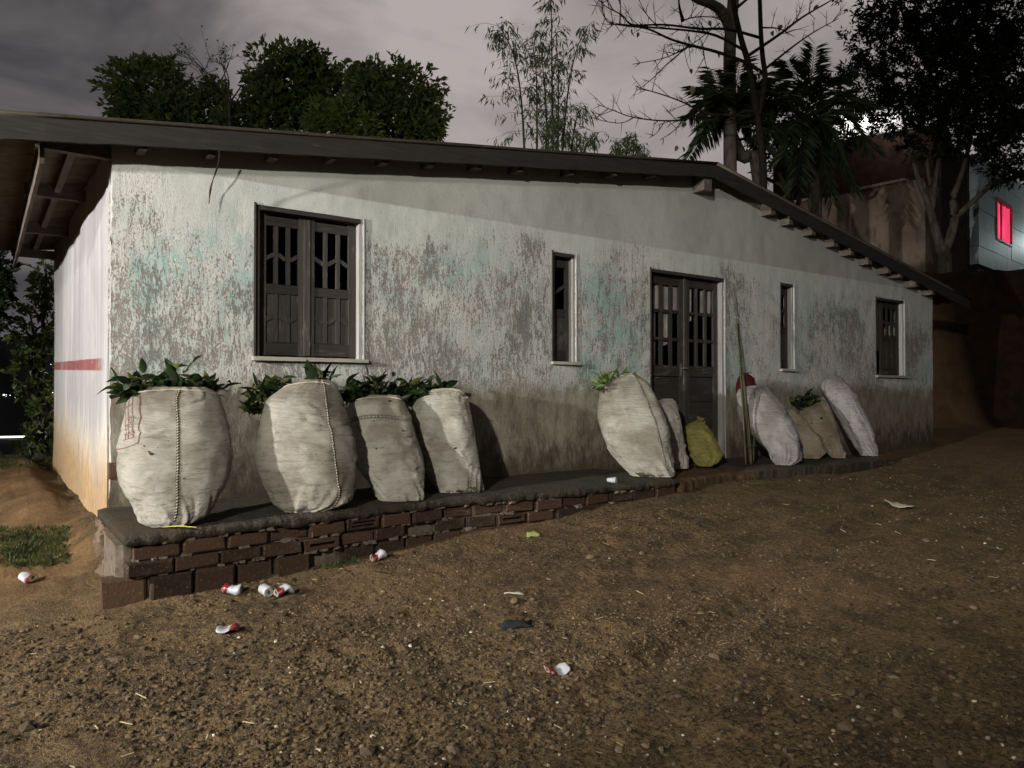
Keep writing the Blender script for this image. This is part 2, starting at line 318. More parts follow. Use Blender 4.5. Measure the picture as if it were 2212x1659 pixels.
# ------------------------------------------------------------------ ground
def ground_z(X, Y, detail=True):
    X = np.asarray(X, float); Y = np.asarray(Y, float)
    zr = np.interp(X, [-8, .57, 1.87, 3.9, 5.5, 9.4, 13.5, 16, 30], [.10, .21, .26, .375, .515, .53, .66, .75, .9])
    z = zr - .040*np.clip(5-Y, -1.2, 8)*sstep(-2, 1, X+3)
    # earth heaped against the left gable, climbing to the back
    zm = np.interp(Y, [4.6, 5.4, 6.2, 7.46, 8.66, 11.4, 13.2, 17, 26, 60, 140], [.19, .20, .26, .47, .56, .635, .60, .1, -2.5, -9, -13])
    zm = zm - .16*np.clip(.78-X, 0, 2.0)*sstep(5.2, 6.4, Y)*sstep(12, 9, Y) - .05*np.clip(.2-X, 0, 6)
    lf = sstep(.9, .45, X)*sstep(4.6, 5.6, Y); z = z*(1-lf)+zm*lf
    zb = np.interp(Y, [5, 11, 14, 24, 60, 140], [.45, .5, .5, .2, -6, -12]); rear = sstep(5.6, 6.4, Y)*(1-lf)*sstep(13.9, 13.2, X)
    z = z*(1-rear)+zb*rear
    # cut bank and terrace on the right
    fx = X + .9*vn(X*.35, Y*.5, 3) + .25*vn(X*1.7, Y*1.7, 5)
    tb = sstep(16.0, 17.3, fx)*sstep(-14, -6, Y-(X-17)*.2); z = z + tb*3.3 + sstep(20, 60, X)*tb*6
    R = np.hypot(X, Y); far = sstep(180, 900, R)
    ang = np.arctan2(Y, X); z = z + far*(52*(.62+.38*vn(ang*5, 2.2)+.16*vn(ang*17, 7.7)) + 8)*(1-.5*sstep(1100, 1500, R))
    if detail:
        near = sstep(26, 12, R)
        soft = sstep(-.25, .45, vn(X*.42+3.1, Y*.42+8.2)+.45*vn(X*1.3, Y*1.3))            # smooth trodden earth against churned earth
        soft = np.maximum(soft*.8, sstep(4.5, 7.5, X-1.2*(Y-3))); soft = np.maximum(soft, lf*.6)
        z = z + near*(.018*fbm(X*1.1, Y*1.1, 1, 3) + (1-.75*soft)*(.016*np.abs(fbm(X*5, Y*5, 2, 4)) + .008*np.abs(fbm(X*17, Y*21, 4, 2)) + .007*np.maximum(fbm(X*33, Y*41, 6, 2), 0)) + .004*vn(X*13, Y*13, 8))
        z = z + near*lf*sstep(5.5, 6.5, Y)*(.05*fbm(X*2.3, Y*2.3, 9, 4)+.02*np.abs(vn(X*9, Y*9, 2)))
        # tyre ruts running along the road
        for yy, a in ((2.55, .22), (3.9, .19)):
            dd = (Y-(yy+a*(X-3))); z = z - near*.040*np.exp(-(dd/.12)**2)*sstep(0, 2, X)*(0.6+.4*vn(X*1.3, yy)) + near*.018*np.exp(-((np.abs(dd)-.20)/.07)**2)*sstep(0, 2, X)
    return z
def axis(a, b, d, far_lo, far_hi, g=1.16):
    core = list(np.arange(a, b+1e-6, d)); s = d; x = core[-1]; hi = []
    while x < far_hi: s *= g; x += s; hi.append(x)
    s = d; x = core[0]; lo = []
    while x > far_lo: s *= g; x -= s; lo.append(x)
    return np.array(lo[::-1]+core+hi)
gx = axis(-.2, 7.0, .0165, -1500, 1500, 1.045); gy = axis(.9, 5.3, .0165, -1500, 1500, 1.05)
GX, GY = np.meshgrid(gx, gy); GZ = ground_z(GX, GY)
nx, ny = len(gx), len(gy)
def gz(x, y):                                           # height of the finished ground mesh
    i = min(max(int(np.searchsorted(gx, x))-1, 0), nx-2); j = min(max(int(np.searchsorted(gy, y))-1, 0), ny-2)
    u = (x-gx[i])/(gx[i+1]-gx[i]); v = (y-gy[j])/(gy[j+1]-gy[j])
    return float((GZ[j, i]*(1-u)+GZ[j, i+1]*u)*(1-v)+(GZ[j+1, i]*(1-u)+GZ[j+1, i+1]*u)*v)
me = bpy.data.meshes.new('ground'); me.vertices.add(nx*ny)
me.vertices.foreach_set('co', np.stack([GX, GY, GZ], -1).reshape(-1).astype(np.float32))
ii, jj = np.meshgrid(np.arange(nx-1), np.arange(ny-1)); a_ = (jj*nx+ii).reshape(-1)
q = np.stack([a_, a_+1, a_+nx+1, a_+nx], -1).reshape(-1).astype(np.int32)
me.loops.add(len(q)); me.loops.foreach_set('vertex_index', q); me.polygons.add(len(q)//4)
me.polygons.foreach_set('loop_start', np.arange(0, len(q), 4, dtype=np.int32)); me.polygons.foreach_set('loop_total', np.full(len(q)//4, 4, np.int32))
me.update(); me.validate()
def make_ground():
    m = Mat('churned_earth', .95, .15); x, y, z = m.sx.outputs
    b = m.noise(.55, 3, .6); n = m.noise(3.5, 4, .65); f = m.noise(40, 4, .74); g = m.noise(90, 3, .7)
    c = m.mix(m.rng(n, .38, .62), (.138, .090, .043), (.068, .046, .0235)); c = m.mix(m.math('MULTIPLY', m.rng(f, .49, .60), m.math('MULTIPLY', m.rng(b, .62, .45, .4, .9), m.rng(m.math('SUBTRACT', x, m.math('MULTIPLY', y, .5)), 2.2, 5.5, 1., .45))), c, (.020, .0155, .0095))
    c = m.mix(m.math('MULTIPLY', m.rng(f, .42, .34), .7), c, (.205, .145, .075)); c = m.mix(m.math('MULTIPLY', m.rng(g, .64, .70), .5), c, (.40, .33, .22))
    sandy = m.math('MULTIPLY', m.rng(b, .50, .62), .65); c = m.mix(sandy, c, m.mix(m.rng(f, .4, .6), (.165, .104, .049), (.106, .068, .033)))
    red = m.rng(m.math('ADD', x, m.math('MULTIPLY', m.math('SUBTRACT', n, .5), 3.)), 8.5, 13.5); c = m.mix(m.math('MULTIPLY', red, .45), c, (.115, .062, .032))
    lf = m.math('MULTIPLY', m.rng(m.math('ADD', x, m.math('MULTIPLY', m.math('SUBTRACT', n, .5), .3)), .78, .52), m.rng(m.math('ADD', y, m.math('MULTIPLY', m.math('SUBTRACT', n, .5), .9)), 5.35, 5.95))
    c = m.mix(lf, c, m.mix(m.rng(n, .38, .66), m.mix(m.rng(f, .35, .65), (.185, .11, .048), (.13, .076, .033)), (.085, .05, .024)))
    gr = m.math('MULTIPLY', m.rng(y, 10.6, 11.6), m.rng(n, .35, .5)); c = m.mix(gr, c, (.035, .042, .014))
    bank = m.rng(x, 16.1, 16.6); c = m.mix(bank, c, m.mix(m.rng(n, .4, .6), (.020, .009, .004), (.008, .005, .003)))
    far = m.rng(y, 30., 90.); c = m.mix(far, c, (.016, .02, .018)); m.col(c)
    return m.bump(m.math('ADD', m.math('MULTIPLY', f, 1.2), m.math('MULTIPLY', g, .5)), .9, .02).m
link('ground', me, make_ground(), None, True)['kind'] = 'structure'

# ------------------------------------------------------------------ the house
house = empty('farm_house', (XL, WY, PLAT)); tag(house, 'long low white house with peeling plaster, dark shutters and sheet roof', 'house')
def op(l, r, top, bot):
    (lx, ty), (rx, _), (bx, by) = l, r, bot
    return dict(x0=onY(lx, ty, WY)[0], x1=onY(rx, ty, WY)[0], z1=onY(*top, WY)[2], z0=onY(bx, by, WY)[2])
O_big = op((553, 440), (785, 470), (555, 441), (548, 769)); O_n1 = op((1194, 544), (1244, 548), (1197, 544), (1190, 780))
O_door = op((1406, 580), (1565, 595), (1408, 580), (1400, 1000)); O_door['z0'] = PLAT
O_n2 = op((1686, 611), (1715, 613), (1688, 611), (1684, 796)); O_rw = op((1892, 642), (1953, 648), (1894, 642), (1890, 810))
OPS = [O_big, O_n1, O_door, O_n2, O_rw]
def wy(x, z): return WY + .007*vn(x*1.6, z*1.6, 2) + .003*vn(x*7, z*7, 5)
def cornerx(z): return XL + .012*vn(z*9, 3.3) + .010*vn(z*31, 1.2)
def wall_front():
    mb = MB(); xs = sorted({XL, XR, XA, *[o[k] for o in OPS for k in ('x0', 'x1')]})
    zb = .1
    def grid(x0, x1, zlo, zhi, flip=False):     # zlo, zhi functions of x
        nx_ = max(1, int((x1-x0)/.05)); nz_ = max(1, int((float(zhi(x0))-float(zlo(x0)))/.05)); v = []
        for j in range(nz_+1):
            for i in range(nx_+1):
                x = x0+(x1-x0)*i/nx_; z = float(zlo(x))+(float(zhi(x))-float(zlo(x)))*j/nz_
                xx = float(cornerx(z)) if x <= XL+1e-6 else x
                v.append((xx, float(wy(x, z)), z))
        f = [(j*(nx_+1)+i, j*(nx_+1)+i+1, (j+1)*(nx_+1)+i+1, (j+1)*(nx_+1)+i) for j in range(nz_) for i in range(nx_)]
        mb.add(v, f)
    top = lambda x: float(zroof(x))-.05
    for a, b in zip(xs[:-1], xs[1:]):
        mid = (a+b)/2; o = next((o for o in OPS if o['x0']-1e-6 < mid < o['x1']+1e-6), None)
        if o is None: grid(a, b, lambda x: zb, top)
        else:
            grid(a, b, lambda x: zb, lambda x: o['z0']); grid(a, b, lambda x: o['z1'], top)
    for o in OPS:                                # reveals, 15 cm deep
        D = WY+.17; x0, x1, z0, z1 = o['x0'], o['x1'], o['z0'], o['z1']
        n = 24
        for k in range(n):
            za, zc = z0+(z1-z0)*k/n, z0+(z1-z0)*(k+1)/n; xa, xc = x0+(x1-x0)*k/n, x0+(x1-x0)*(k+1)/n
            mb.add([(x0, wy(x0, za), za), (x0, wy(x0, zc), zc), (x0, D, zc), (x0, D, za)], [(0, 1, 2, 3)])
            mb.add([(x1, wy(x1, za), za), (x1, D, za), (x1, D, zc), (x1, wy(x1, zc), zc)], [(0, 1, 2, 3)])
            mb.add([(xa, wy(xa, z1), z1), (xc, wy(xc, z1), z1), (xc, D, z1), (xa, D, z1)], [(0, 1, 2, 3)])
            mb.add([(xa, wy(xa, z0), z0), (xa, D, z0), (xc, D, z0), (xc, wy(xc, z0), z0)], [(0, 1, 2, 3)])
    # inner face
    D = WY+.171
    for a, b in zip(xs[:-1], xs[1:]):
        mid = (a+b)/2; o = next((o for o in OPS if o['x0']-1e-6 < mid < o['x1']+1e-6), None)
        for lo, hi in ([(lambda x: zb, top)] if o is None else [(lambda x: zb, lambda x: o['z0']), (lambda x: o['z1'], top)]):
            mb.add([(a, D, lo(a)), (a, D, hi(a)), (b, D, hi(b)), (b, D, lo(b))], [(0, 1, 2, 3)])
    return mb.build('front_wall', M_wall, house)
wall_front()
mb = MB(); ny_, nz_ = 90, 60; v = []
ztop = float(zroof(XL))-.05
for j in range(nz_+1):
    for i in range(ny_+1):
        yy = WY+(WYB-WY)*i/ny_; z = .1+(ztop-.1)*j/nz_
        off = .016*vn(yy*2.2, 0, 4)+.006*vn(yy*5, z*2, 1)
        xx = float(cornerx(z)) if i == 0 else XL+float(off)*min(1, i/4)
        v.append((xx, float(wy(XL, z)) if i == 0 else yy, z))
mb.add(v, [(j*(ny_+1)+i+1, j*(ny_+1)+i, (j+1)*(ny_+1)+i, (j+1)*(ny_+1)+i+1) for j in range(nz_) for i in range(ny_)])
mb.build('side_wall', M_side, house, True)
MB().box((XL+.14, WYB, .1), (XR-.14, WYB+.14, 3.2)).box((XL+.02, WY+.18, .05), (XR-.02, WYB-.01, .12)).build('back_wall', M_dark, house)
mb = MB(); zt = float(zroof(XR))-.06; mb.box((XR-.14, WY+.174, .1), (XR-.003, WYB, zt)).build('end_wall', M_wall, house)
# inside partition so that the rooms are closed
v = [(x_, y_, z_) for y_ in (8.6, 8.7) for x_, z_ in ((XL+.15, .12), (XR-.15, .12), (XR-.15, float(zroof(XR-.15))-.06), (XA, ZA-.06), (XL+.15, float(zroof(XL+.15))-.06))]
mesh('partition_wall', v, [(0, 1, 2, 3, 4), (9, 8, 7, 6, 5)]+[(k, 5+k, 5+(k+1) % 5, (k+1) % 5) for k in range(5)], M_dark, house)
# plaster fallen off the corner, showing a brick
o = MB().box((XL-.004, WY-.014, .86), (XL+.085, WY+.03, .98), .006).build('brick', M_brick, house)

# roof: two corrugated sheets, ridge along Y
def sheet(x0, x1, name):
    ys = np.arange(YF-.012, WYB+.35, .0295); v = []; xs_ = np.linspace(x0, x1, 9)
    for s_, t in ((1, 0), (0, -.012)):
        for k, yy in enumerate(ys):
            c = .016*math.cos(k*math.pi/3)
            for x in xs_: v.append((x, yy, float(zroof(x))+c+t-.016+(.006*vn(x*1.1, yy*.3) if s_ else .006*vn(x*1.1, yy*.3))))
    n = len(xs_); m2 = len(ys)*n; f = []
    for k in range(len(ys)-1):
        for i in range(n-1):
            a = k*n+i; f += [(a, a+1, a+n+1, a+n), (m2+a, m2+a+n, m2+a+n+1, m2+a+1)]
    for i in range(n-1): f += [(i, m2+i, m2+i+1, i+1)]; e_ = (len(ys)-1)*n+i; f += [(e_, e_+1, m2+e_+1, m2+e_)]
    for k in range(len(ys)-1): a = k*n; f += [(a, a+n, m2+a+n, m2+a)]; a = k*n+n-1; f += [(a, m2+a, m2+a+n, a+n)]
    o = mesh(name, v, f, M_sheet, house, True); o.data.materials.append(M_under)
    nu = 2*(len(ys)-1)*(n-1); mi = np.zeros(len(f), np.int32); mi[1:nu:2] = 1; o.data.polygons.foreach_set('material_index', mi); return o
sheet(XE, XA, 'roof_sheet'); sheet(XA, XE2, 'roof_sheet')
UND = .050                                             # underside of the sheet below zroof
def slope_board(x0, x1, y0, y1, t0, t1, name, mat, wob=.006, n=60):
    v = []; xs_ = np.linspace(x0, x1, n)
    for x in xs_:
        zt = float(zroof(x))-t0; zb = float(zroof(x))-t1-wob*float(fbm(x*5, 1.7, t1*9, 3)); v += [(x, y0, zt), (x, y1, zt), (x, y1, zb), (x, y0+.003*float(vn(x*6, 2)), zb)]
    f = []
    for i in range(n-1):
        a = 4*i; b = a+4
        for k in range(4): f.append((a+k, a+(k+1) % 4, b+(k+1) % 4, b+k))
    f += [(3, 2, 1, 0), (4*n-4, 4*n-3, 4*n-2, 4*n-1)]
    return mesh(name, v, f, mat, house)
slope_board(XE+.1, XA-.004, YF+.012, YF+.040, UND-.020, .185, 'fascia_board', M_fascia)
slope_board(XA+.004, XE2-.1, YF+.012, YF+.040, UND-.020, .195, 'fascia_board', M_fascia)
def purlin(px, y0=YF+.045, w_=.075, drop=.205):
    x = onY(px, 330, WY-.2)[0] if px < 1500 else onY(px, 480, WY-.2)[0]
    zt = float(zroof(x))-UND; mb = MB()
    mb.bar((x, y0, zt-.006-(drop-UND)/2), (x, WY+.5, zt-.006-(drop-UND)/2), w_, drop-UND)
    mb.build('purlin', M_woody, house)
for px in (310, 461, 596, 723, 838, 938, 1040, 1128, 1240, 1330, 1418): purlin(px, YF+.045+random.uniform(0, .05), .07+random.uniform(-.02, .02), .198+random.uniform(-.012, .014))
for px in (1676, 1716, 1763, 1812, 1846, 1884, 1924, 1947, 1981, 2017): purlin(px, YF+.045+random.uniform(0, .05), .085+random.uniform(-.01, .02), .245+random.uniform(-.025, .01))
# ridge beam end with the plastered block under it
x = XA-.12; MB().box((x-.07, YF+.05, ZA-.36), (x+.07, WY+.4, ZA-.08)).build('ridge_beam', M_woody, house)
# left eave: outriggers, outer plank and inner batten
for yy, pz in ((6.27, 1.80), (7.9, 1.82), (9.66, 1.80), (11.27, 1.78)):
    zz = 1.5+pz; MB().bar((XL+.1, yy, zz), (.30, yy, zz), .07, .10).build('outrigger', M_woody, house)
zz = float(zroof(.34))
n = 40; v = []; ys = np.linspace(YF+.2, WYB+.2, n)
for y_ in ys:
    zb = zz-UND-.25-.006*float(fbm(y_*2.5, 4, 0, 3)); v += [(.325, y_, zz-UND-.01), (.352, y_, zz-UND-.01), (.352, y_, zb), (.325, y_, zb)]
f = [(4*i+k, 4*i+(k+1) % 4, 4*i+4+(k+1) % 4, 4*i+4+k) for i in range(n-1) for k in range(4)]+[(3, 2, 1, 0), (4*n-4, 4*n-3, 4*n-2, 4*n-1)]
mesh('eave_plank', v, f, M_woody, house)
zz = float(zroof(.55)); MB().bar((.55, YF+.3, zz-UND-.04), (.55, WYB+.2, zz-UND-.04), .05, .07).build('batten', M_woody, house)
zz = float(zroof(-.15)); MB().bar((-.15, YF+.2, zz-UND-.05), (-.15, WYB+.2, zz-UND-.05), .05, .08).build('batten', M_woody, house)
# loose cord hanging from the eave
p = onY(474, 322, WY-.25); MB().tube(smooth_path([p, p+np.array([.005, .05, -.10]), p+np.array([-.03, .12, -.26]), p+np.array([-.045, .13, -.40])]), [.006, .008, .006, .004]*3+[.004], 5).build('hanging_cord', M_barkd, house)

# ------------------------------------------------------------------ windows and door
def frame(o, part, sill=True, jambw=.055):
    x0, x1, z0, z1 = o['x0'], o['x1'], o['z0'], o['z1']; ya, yb = WY-.006, WY+.135
    MB().box((x0+.002, ya+.02, z0), (x0+.035, yb, z1)).build('jamb', M_woodv, part)
    MB().box((x1-.035, ya+.02, z0), (x1-.002, yb, z1), .001).build('jamb', M_jamb, part)  # right jamb kept paler: lamplight from the left put into its colour
    MB().box((x0+.036, ya, z1-.04), (x1-.036, yb, z1-.002), .002).build('head', M_woodh, part)
    MB().box((x0-.016, WY-.012, z0), (x0-.002, WY+.02, z1+.015), .001).build('casing', M_woodv, part)
    MB().box((x1+.001, WY-.012, z0-.005), (x1+.010, WY+.02, z1+.010), .001).build('casing', M_jamb, part)
    if sill: MB().box((x0-.03, WY-.045, z0-.036), (x1+.035, WY+.15, z0-.003), .003).build('sill', M_sill, part)
def chevron_leaf(part, x0, x1, z0, z1, y, mid, cols, start, opened=0.0, panels=True):
    """one shutter leaf: stiles, rails, open lights with slanting bars above, boarded panels with slanting bars below"""
    t = .032; s = min(.07, (x1-x0)*.17); zm = z0+(z1-z0)*mid
    def P(name, lo, hi, m=M_woodv, j=.0015): return MB().box(lo, hi, j).build(name, m, part)
    P('stile', (x0, y, z0), (x0+s, y+t, z1)); P('stile', (x1-s, y, z0), (x1, y+t, z1))
    P('rail', (x0+s+.002, y+.002, z1-.10), (x1-s-.002, y+t, z1-.02), M_woodh); P('rail', (x0+s+.002, y+.002, zm-.055), (x1-s-.002, y+t, zm+.025), M_woodh)
    P('rail', (x0+s+.002, y+.002, z0+.005), (x1-s-.002, y+t, z0+.115), M_woodh)
    bw = .034; iw = (x1-x0-2*s); cw = (iw-(cols-1)*bw)/cols; xs_ = [x0+s+k*(cw+bw) for k in range(cols)]
    for k in range(cols-1):
        xb = xs_[k]+cw; P('bar', (xb, y+.003, zm+.027), (xb+bw, y+t-.003, z1-.102)); P('bar', (xb, y+.003, z0+.117), (xb+bw, y+t-.003, zm-.057))
    for k in range(cols):
        up = ((k+start) % 2 == 0); sl = cw*.58
        for zc, dep in ((zm+(z1-.1-zm)*.50, .0), (z0+.115+(zm-z0-.17)*.50, .0)):
            a, b = (zc-sl/2, zc+sl/2) if up else (zc+sl/2, zc-sl/2)
            MB().bar((xs_[k]+.002, y+t/2, a), (xs_[k]+cw-.002, y+t/2, b), .020, .034).build('slant_bar', M_woodv, part)
        if panels: P('panel', (xs_[k]+.001, y+.016, z0+.117), (xs_[k]+cw-.001, y+.026, zm-.057))
def part_empty(name, loc): p = empty(name, loc); p.parent = house; p.matrix_parent_inverse = Matrix.Translation(house.location).inverted(); return p
pb = part_empty('window', (O_big['x0'], WY, O_big['z0'])); frame(O_big, pb)
x0, x1 = O_big['x0']+.037, O_big['x1']-.037; xm = (x0+x1)/2-.02
chevron_leaf(pb, x0, xm-.003, O_big['z0']+.012, O_big['z1']-.045, WY+.075, .485, 3, 0); chevron_leaf(pb, xm+.003, x1, O_big['z0']+.012, O_big['z1']-.045, WY+.075, .485, 3, 1)
MB().box((xm-.025, WY+.058, O_big['z0']+.02), (xm+.025, WY+.074, O_big['z1']-.06), .002).build('cover_strip', M_woodv, pb)
p1 = part_empty('window', (O_n1['x0'], WY, O_n1['z0'])); frame(O_n1, p1); chevron_leaf(p1, O_n1['x0']+.037, O_n1['x1']-.037, O_n1['z0']+.012, O_n1['z1']-.045, WY+.08, .48, 1, 0)
p2 = part_empty('window', (O_n2['x0'], WY, O_n2['z0'])); frame(O_n2, p2); chevron_leaf(p2, O_n2['x0']+.037, O_n2['x1']-.037, O_n2['z0']+.012, O_n2['z1']-.045, WY+.08, .48, 1, 0)
p3 = part_empty('window', (O_rw['x0'], WY, O_rw['z0'])); frame(O_rw, p3); x0, x1 = O_rw['x0']+.037, O_rw['x1']-.037; xm = x0+(x1-x0)*.30
chevron_leaf(p3, x0, xm-.003, O_rw['z0']+.40, O_rw['z1']-.045, WY+.10, .42, 1, 1); chevron_leaf(p3, xm+.003, x1, O_rw['z0']+.012, O_rw['z1']-.045, WY+.075, .52, 3, 1)
# double door with nine lights in each leaf over boarded panels
pd = part_empty('door', (O_door['x0'], WY, PLAT)); frame(O_door, pd, sill=False)
x0, x1 = O_door['x0']+.037, O_door['x1']-.037; xm = (x0+x1)/2; zt = O_door['z1']-.045; zb = PLAT+.02; zmid = onY(1480, 790, WY)[2]
for a, b in ((x0, xm-.004), (xm+.004, x1)):
    y = WY+.085; t = .035; s = .085
    P = lambda n_, lo, hi, m=M_woodv: MB().box(lo, hi, .0015).build(n_, m, pd)
    P('stile', (a, y, zb), (a+s, y+t, zt)); P('stile', (b-s, y, zb), (b, y+t, zt)); P('rail', (a+s+.002, y+.002, zt-.11), (b-s-.002, y+t, zt), M_woodh)
    P('rail', (a+s+.002, y+.002, zmid-.13), (b-s-.002, y+t, zmid), M_woodh)
    lw = (b-a-2*s-.004-2*.045)/3; hh = (zt-.11-zmid-2*.04)/3
    for k in range(2): xb = a+s+.002+(k+1)*lw+k*.045; P('bar', (xb, y+.003, zmid+.002), (xb+.045, y+t-.003, zt-.112))
    for k in range(2): zz = zmid+(k+1)*hh+k*.04; P('bar', (a+s+.002, y+.006, zz), (b-s-.002, y+t-.006, zz+.04), M_woodh)
    zs = np.linspace(zmid-.135, zb+.10, 4)
    for k in range(3): P('panel', (a+s+.003, y+.014, zs[k+1]+.014), (b-s-.003, y+.026, zs[k]-.006), M_woodh); P('rail', (a+s+.002, y+.003, zs[k+1]-.004), (b-s-.002, y+t-.002, zs[k+1]+.012), M_woodh)
    P('rail', (a+s+.002, y+.002, zb), (b-s-.002, y+t, zb+.095), M_woodh)
P('cover_strip', (xm-.022, WY+.062, zb), (xm+.022, WY+.084, zt), M_woodv)
M_metal = Mat('worn_door_metal', .4, .5); M_metal.col((.35, .33, .30)); M_metal.b.inputs['Metallic'].default_value = .8; M_metal = M_metal.m
h = onY(1466, 795, WY)[2]; mb = MB(); mb.box((xm-.085, WY+.074, h-.10), (xm-.055, WY+.084, h+.06)); mb.tube([(xm-.07, WY+.07, h), (xm-.07, WY+.03, h), (xm-.005, WY+.03, h+.004)], .007, 6); mb.build('handle', M_metal, pd)
# torn pale sheeting hung behind the lights of the door
M_curt = simple('torn_pale_sheeting', (.36, .32, .29), .9, .2, .3, 6)
lw = (xm-x0-2*.085-.09)/3
def torn(xa, xb, zt_, zb_, n=10):
    v = []
    for k in range(n+1):
        x = xa+(xb-xa)*k/n; v += [(x, WY+.135+.012*math.sin(k*1.3), zt_), (x, WY+.135+.012*math.sin(k*1.3+.5), zb_+.05*float(vn(x*23, zb_*7)))]
    mesh('curtain', v, [(2*k, 2*k+1, 2*k+3, 2*k+2) for k in range(n)], M_curt, pd)
hh = (zt-.11-zmid-.08)/3; z2 = zmid+2*hh+.09; z1_ = zmid+hh+.05
torn(x0+.05, xm-.04, zt-.02, z2-.03); torn(x0+.05, x0+.05+.13, z2-.05, zmid-.02); torn(x0+.30, x0+.40, z2-.05, zmid+.25); torn(xm+.06, xm+.20, zt-.02, z2-.10); torn(xm+.36, x1-.06, zt-.02, z2-.02)
# ------------------------------------------------------------------ porch platform: brick kerb, concrete slab
plat = empty('porch_platform', (.68, 5.0, .2)); tag(plat, 'raised concrete porch slab on a crumbling red hollow brick kerb', 'porch')
EDGE = [(.60, 4.94), (.74, 4.93), (2.0, 5.02), (3.0, 5.13), (4.2, 5.02), (5.5, 4.96), (5.9, 5.05), (6.6, 5.16), (8.2, 5.02), (9.6, 5.06)]
_ex = np.linspace(.4, 10.2, 2000); _ey = np.interp(_ex, [e_[0] for e_ in EDGE], [e_[1] for e_ in EDGE])+.020*vn(_ex*2.6, 2.2)+.008*vn(_ex*13, 1.2)+.006*vn(_ex*37, 5.2)
def edge_y(x): return float(np.interp(x, _ex, _ey))
def slab(x0, x1, ztop, zbot, name, mat, sag=.0):
    n = int((x1-x0)/.014); cols = [0, .012, .03, .05, .12, .2, .35, .5, .65, .8, 1.0]; v = []; f = []
    for i in range(n+1):
        x = x0+(x1-x0)*i/n; ye = edge_y(x)
        end = min(1., i/3, (n-i)/3)
        for c in cols:
            y = ye+(6.195-ye)*c; z = ztop+.006*float(fbm(x*3, y*3, 1, 3))-(.022*(1-c/.05)**2 if c < .05 else 0)-.012*(1-end)+(.004*float(vn(x*43, c*30))+.003*float(vn(x*87, 3) ) if c <= .05 else .003*float(vn(x*23, y*23)))-sag*float(max(0, vn(x*2.3, y*2)))
            v.append((x, y, z))
        v.append((x, ye+.004+.012*float(vn(x*25, 3)), zbot+.012*float(vn(x*14, 7)))); v.append((x, 6.195, zbot))
    m_ = len(cols)+2
    for i in range(n):
        a = i*m_; b = a+m_
        for k in range(len(cols)-1): f.append((a+k, b+k, b+k+1, a+k+1))
        f.append((a+len(cols), b+len(cols), b, a)); f.append((a+len(cols)+1, b+len(cols)+1, b+len(cols), a+len(cols)))
    for a, rev in ((0, False), (n*m_, True)):
        loop = [a+k for k in range(len(cols))]+[a+len(cols)+1, a+len(cols)]; f.append(tuple(loop[::-1] if rev else loop))
    return mesh(name, v, f, mat, plat, True)
slab(.70, 5.62, PLAT, PLAT-.065, 'slab', M_conc)
slab(5.625, 7.05, PLAT-.02, PLAT-.26, 'earth_step', simple('packed_brown_earth', (.125, .078, .042), .95, .1, .4, 9, .8, .02), .03); slab(7.055, 9.75, PLAT-.008, PLAT-.26, 'slab', M_conc, .02)
# mortar core behind the bricks
v = []; f = []; xs_ = np.linspace(.66, 5.62, 120)
for x in xs_: yy = edge_y(x)+.055+.012*float(vn(x*11, 6)); v += [(x, yy, -.1), (x, yy, PLAT-.066), (x, yy+.5, PLAT-.066), (x, yy+.5, -.1)]
f = [(4*i+k, 4*i+4+k, 4*i+4+(k+1) % 4, 4*i+(k+1) % 4) for i in range(len(xs_)-1) for k in range(4)]+[(0, 1, 2, 3)]
mesh('mortar_core', v, f, M_mortar, plat)
def brick_mesh(L_, H_, D_, slots=0, seed=0):
    r = random.Random(seed); mb = MB(); j = lambda: r.uniform(-.008, .007); b = .009
    # front face with chamfered edge, slots as real hollows
    def ringz(y, ins): return [(-L_/2+ins+j(), y, -H_/2+ins+j()), (L_/2-ins+j(), y, -H_/2+ins+j()), (L_/2-ins+j(), y, H_/2-ins+j()), (-L_/2+ins+j(), y, H_/2-ins+j())]
    v = ringz(D_, 0)+ringz(b, 0)+ringz(0, b); f = [(3, 2, 1, 0)]+[(4*k+i, 4*k+(i+1) % 4, 4*k+4+(i+1) % 4, 4*k+4+i) for k in range(2) for i in range(4)]
    if not slots: f.append((8, 9, 10, 11)); mb.add(v, f); return mb
    zs_ = [v[8][2]]
    hs = (H_-2*b)/(slots*2+1)
    x0_, x1_ = -L_/2+b, L_/2-b; zz = -H_/2+b
    mb.add(v, f)
    for k in range(slots*2+1):
        za, zc = zz+k*hs, zz+(k+1)*hs
        if k % 2 == 0: mb.add([(x0_, 0, za), (x1_, 0, za), (x1_, 0, zc), (x0_, 0, zc)], [(0, 1, 2, 3)])
        else:
            xa, xb = x0_+.028+j(), x1_-.03+j(); d = D_*.8
            mb.add([(x0_, 0, za), (xa, 0, za), (xa, 0, zc), (x0_, 0, zc), (xb, 0, za), (x1_, 0, za), (x1_, 0, zc), (xb, 0, zc)], [(0, 1, 2, 3), (4, 5, 6, 7)])
            mb.add([(xa, 0, za), (xb, 0, za), (xb, 0, zc), (xa, 0, zc), (xa, d, za), (xb, d, za), (xb, d, zc), (xa, d, zc)], [(0, 4, 5, 1), (1, 5, 6, 2), (2, 6, 7, 3), (3, 7, 4, 0), (4, 7, 6, 5)])
    return mb
def bmesh_data(args):
    mb = brick_mesh(*args); me = bpy.data.meshes.new('brick'); me.from_pydata(mb.v, [], mb.f); me.update(); me.materials.append(M_brick); return me
TALL = [bmesh_data((.245, .182, .12, 0, k)) for k in range(4)]+[bmesh_data((.245, .182, .12, 2, 9))]
FLAT = [bmesh_data((.265, .083, .12, 0, 20+k)) for k in range(4)]+[bmesh_data((.265, .083, .12, 1, 30)), bmesh_data((.265, .083, .12, 2, 31))]
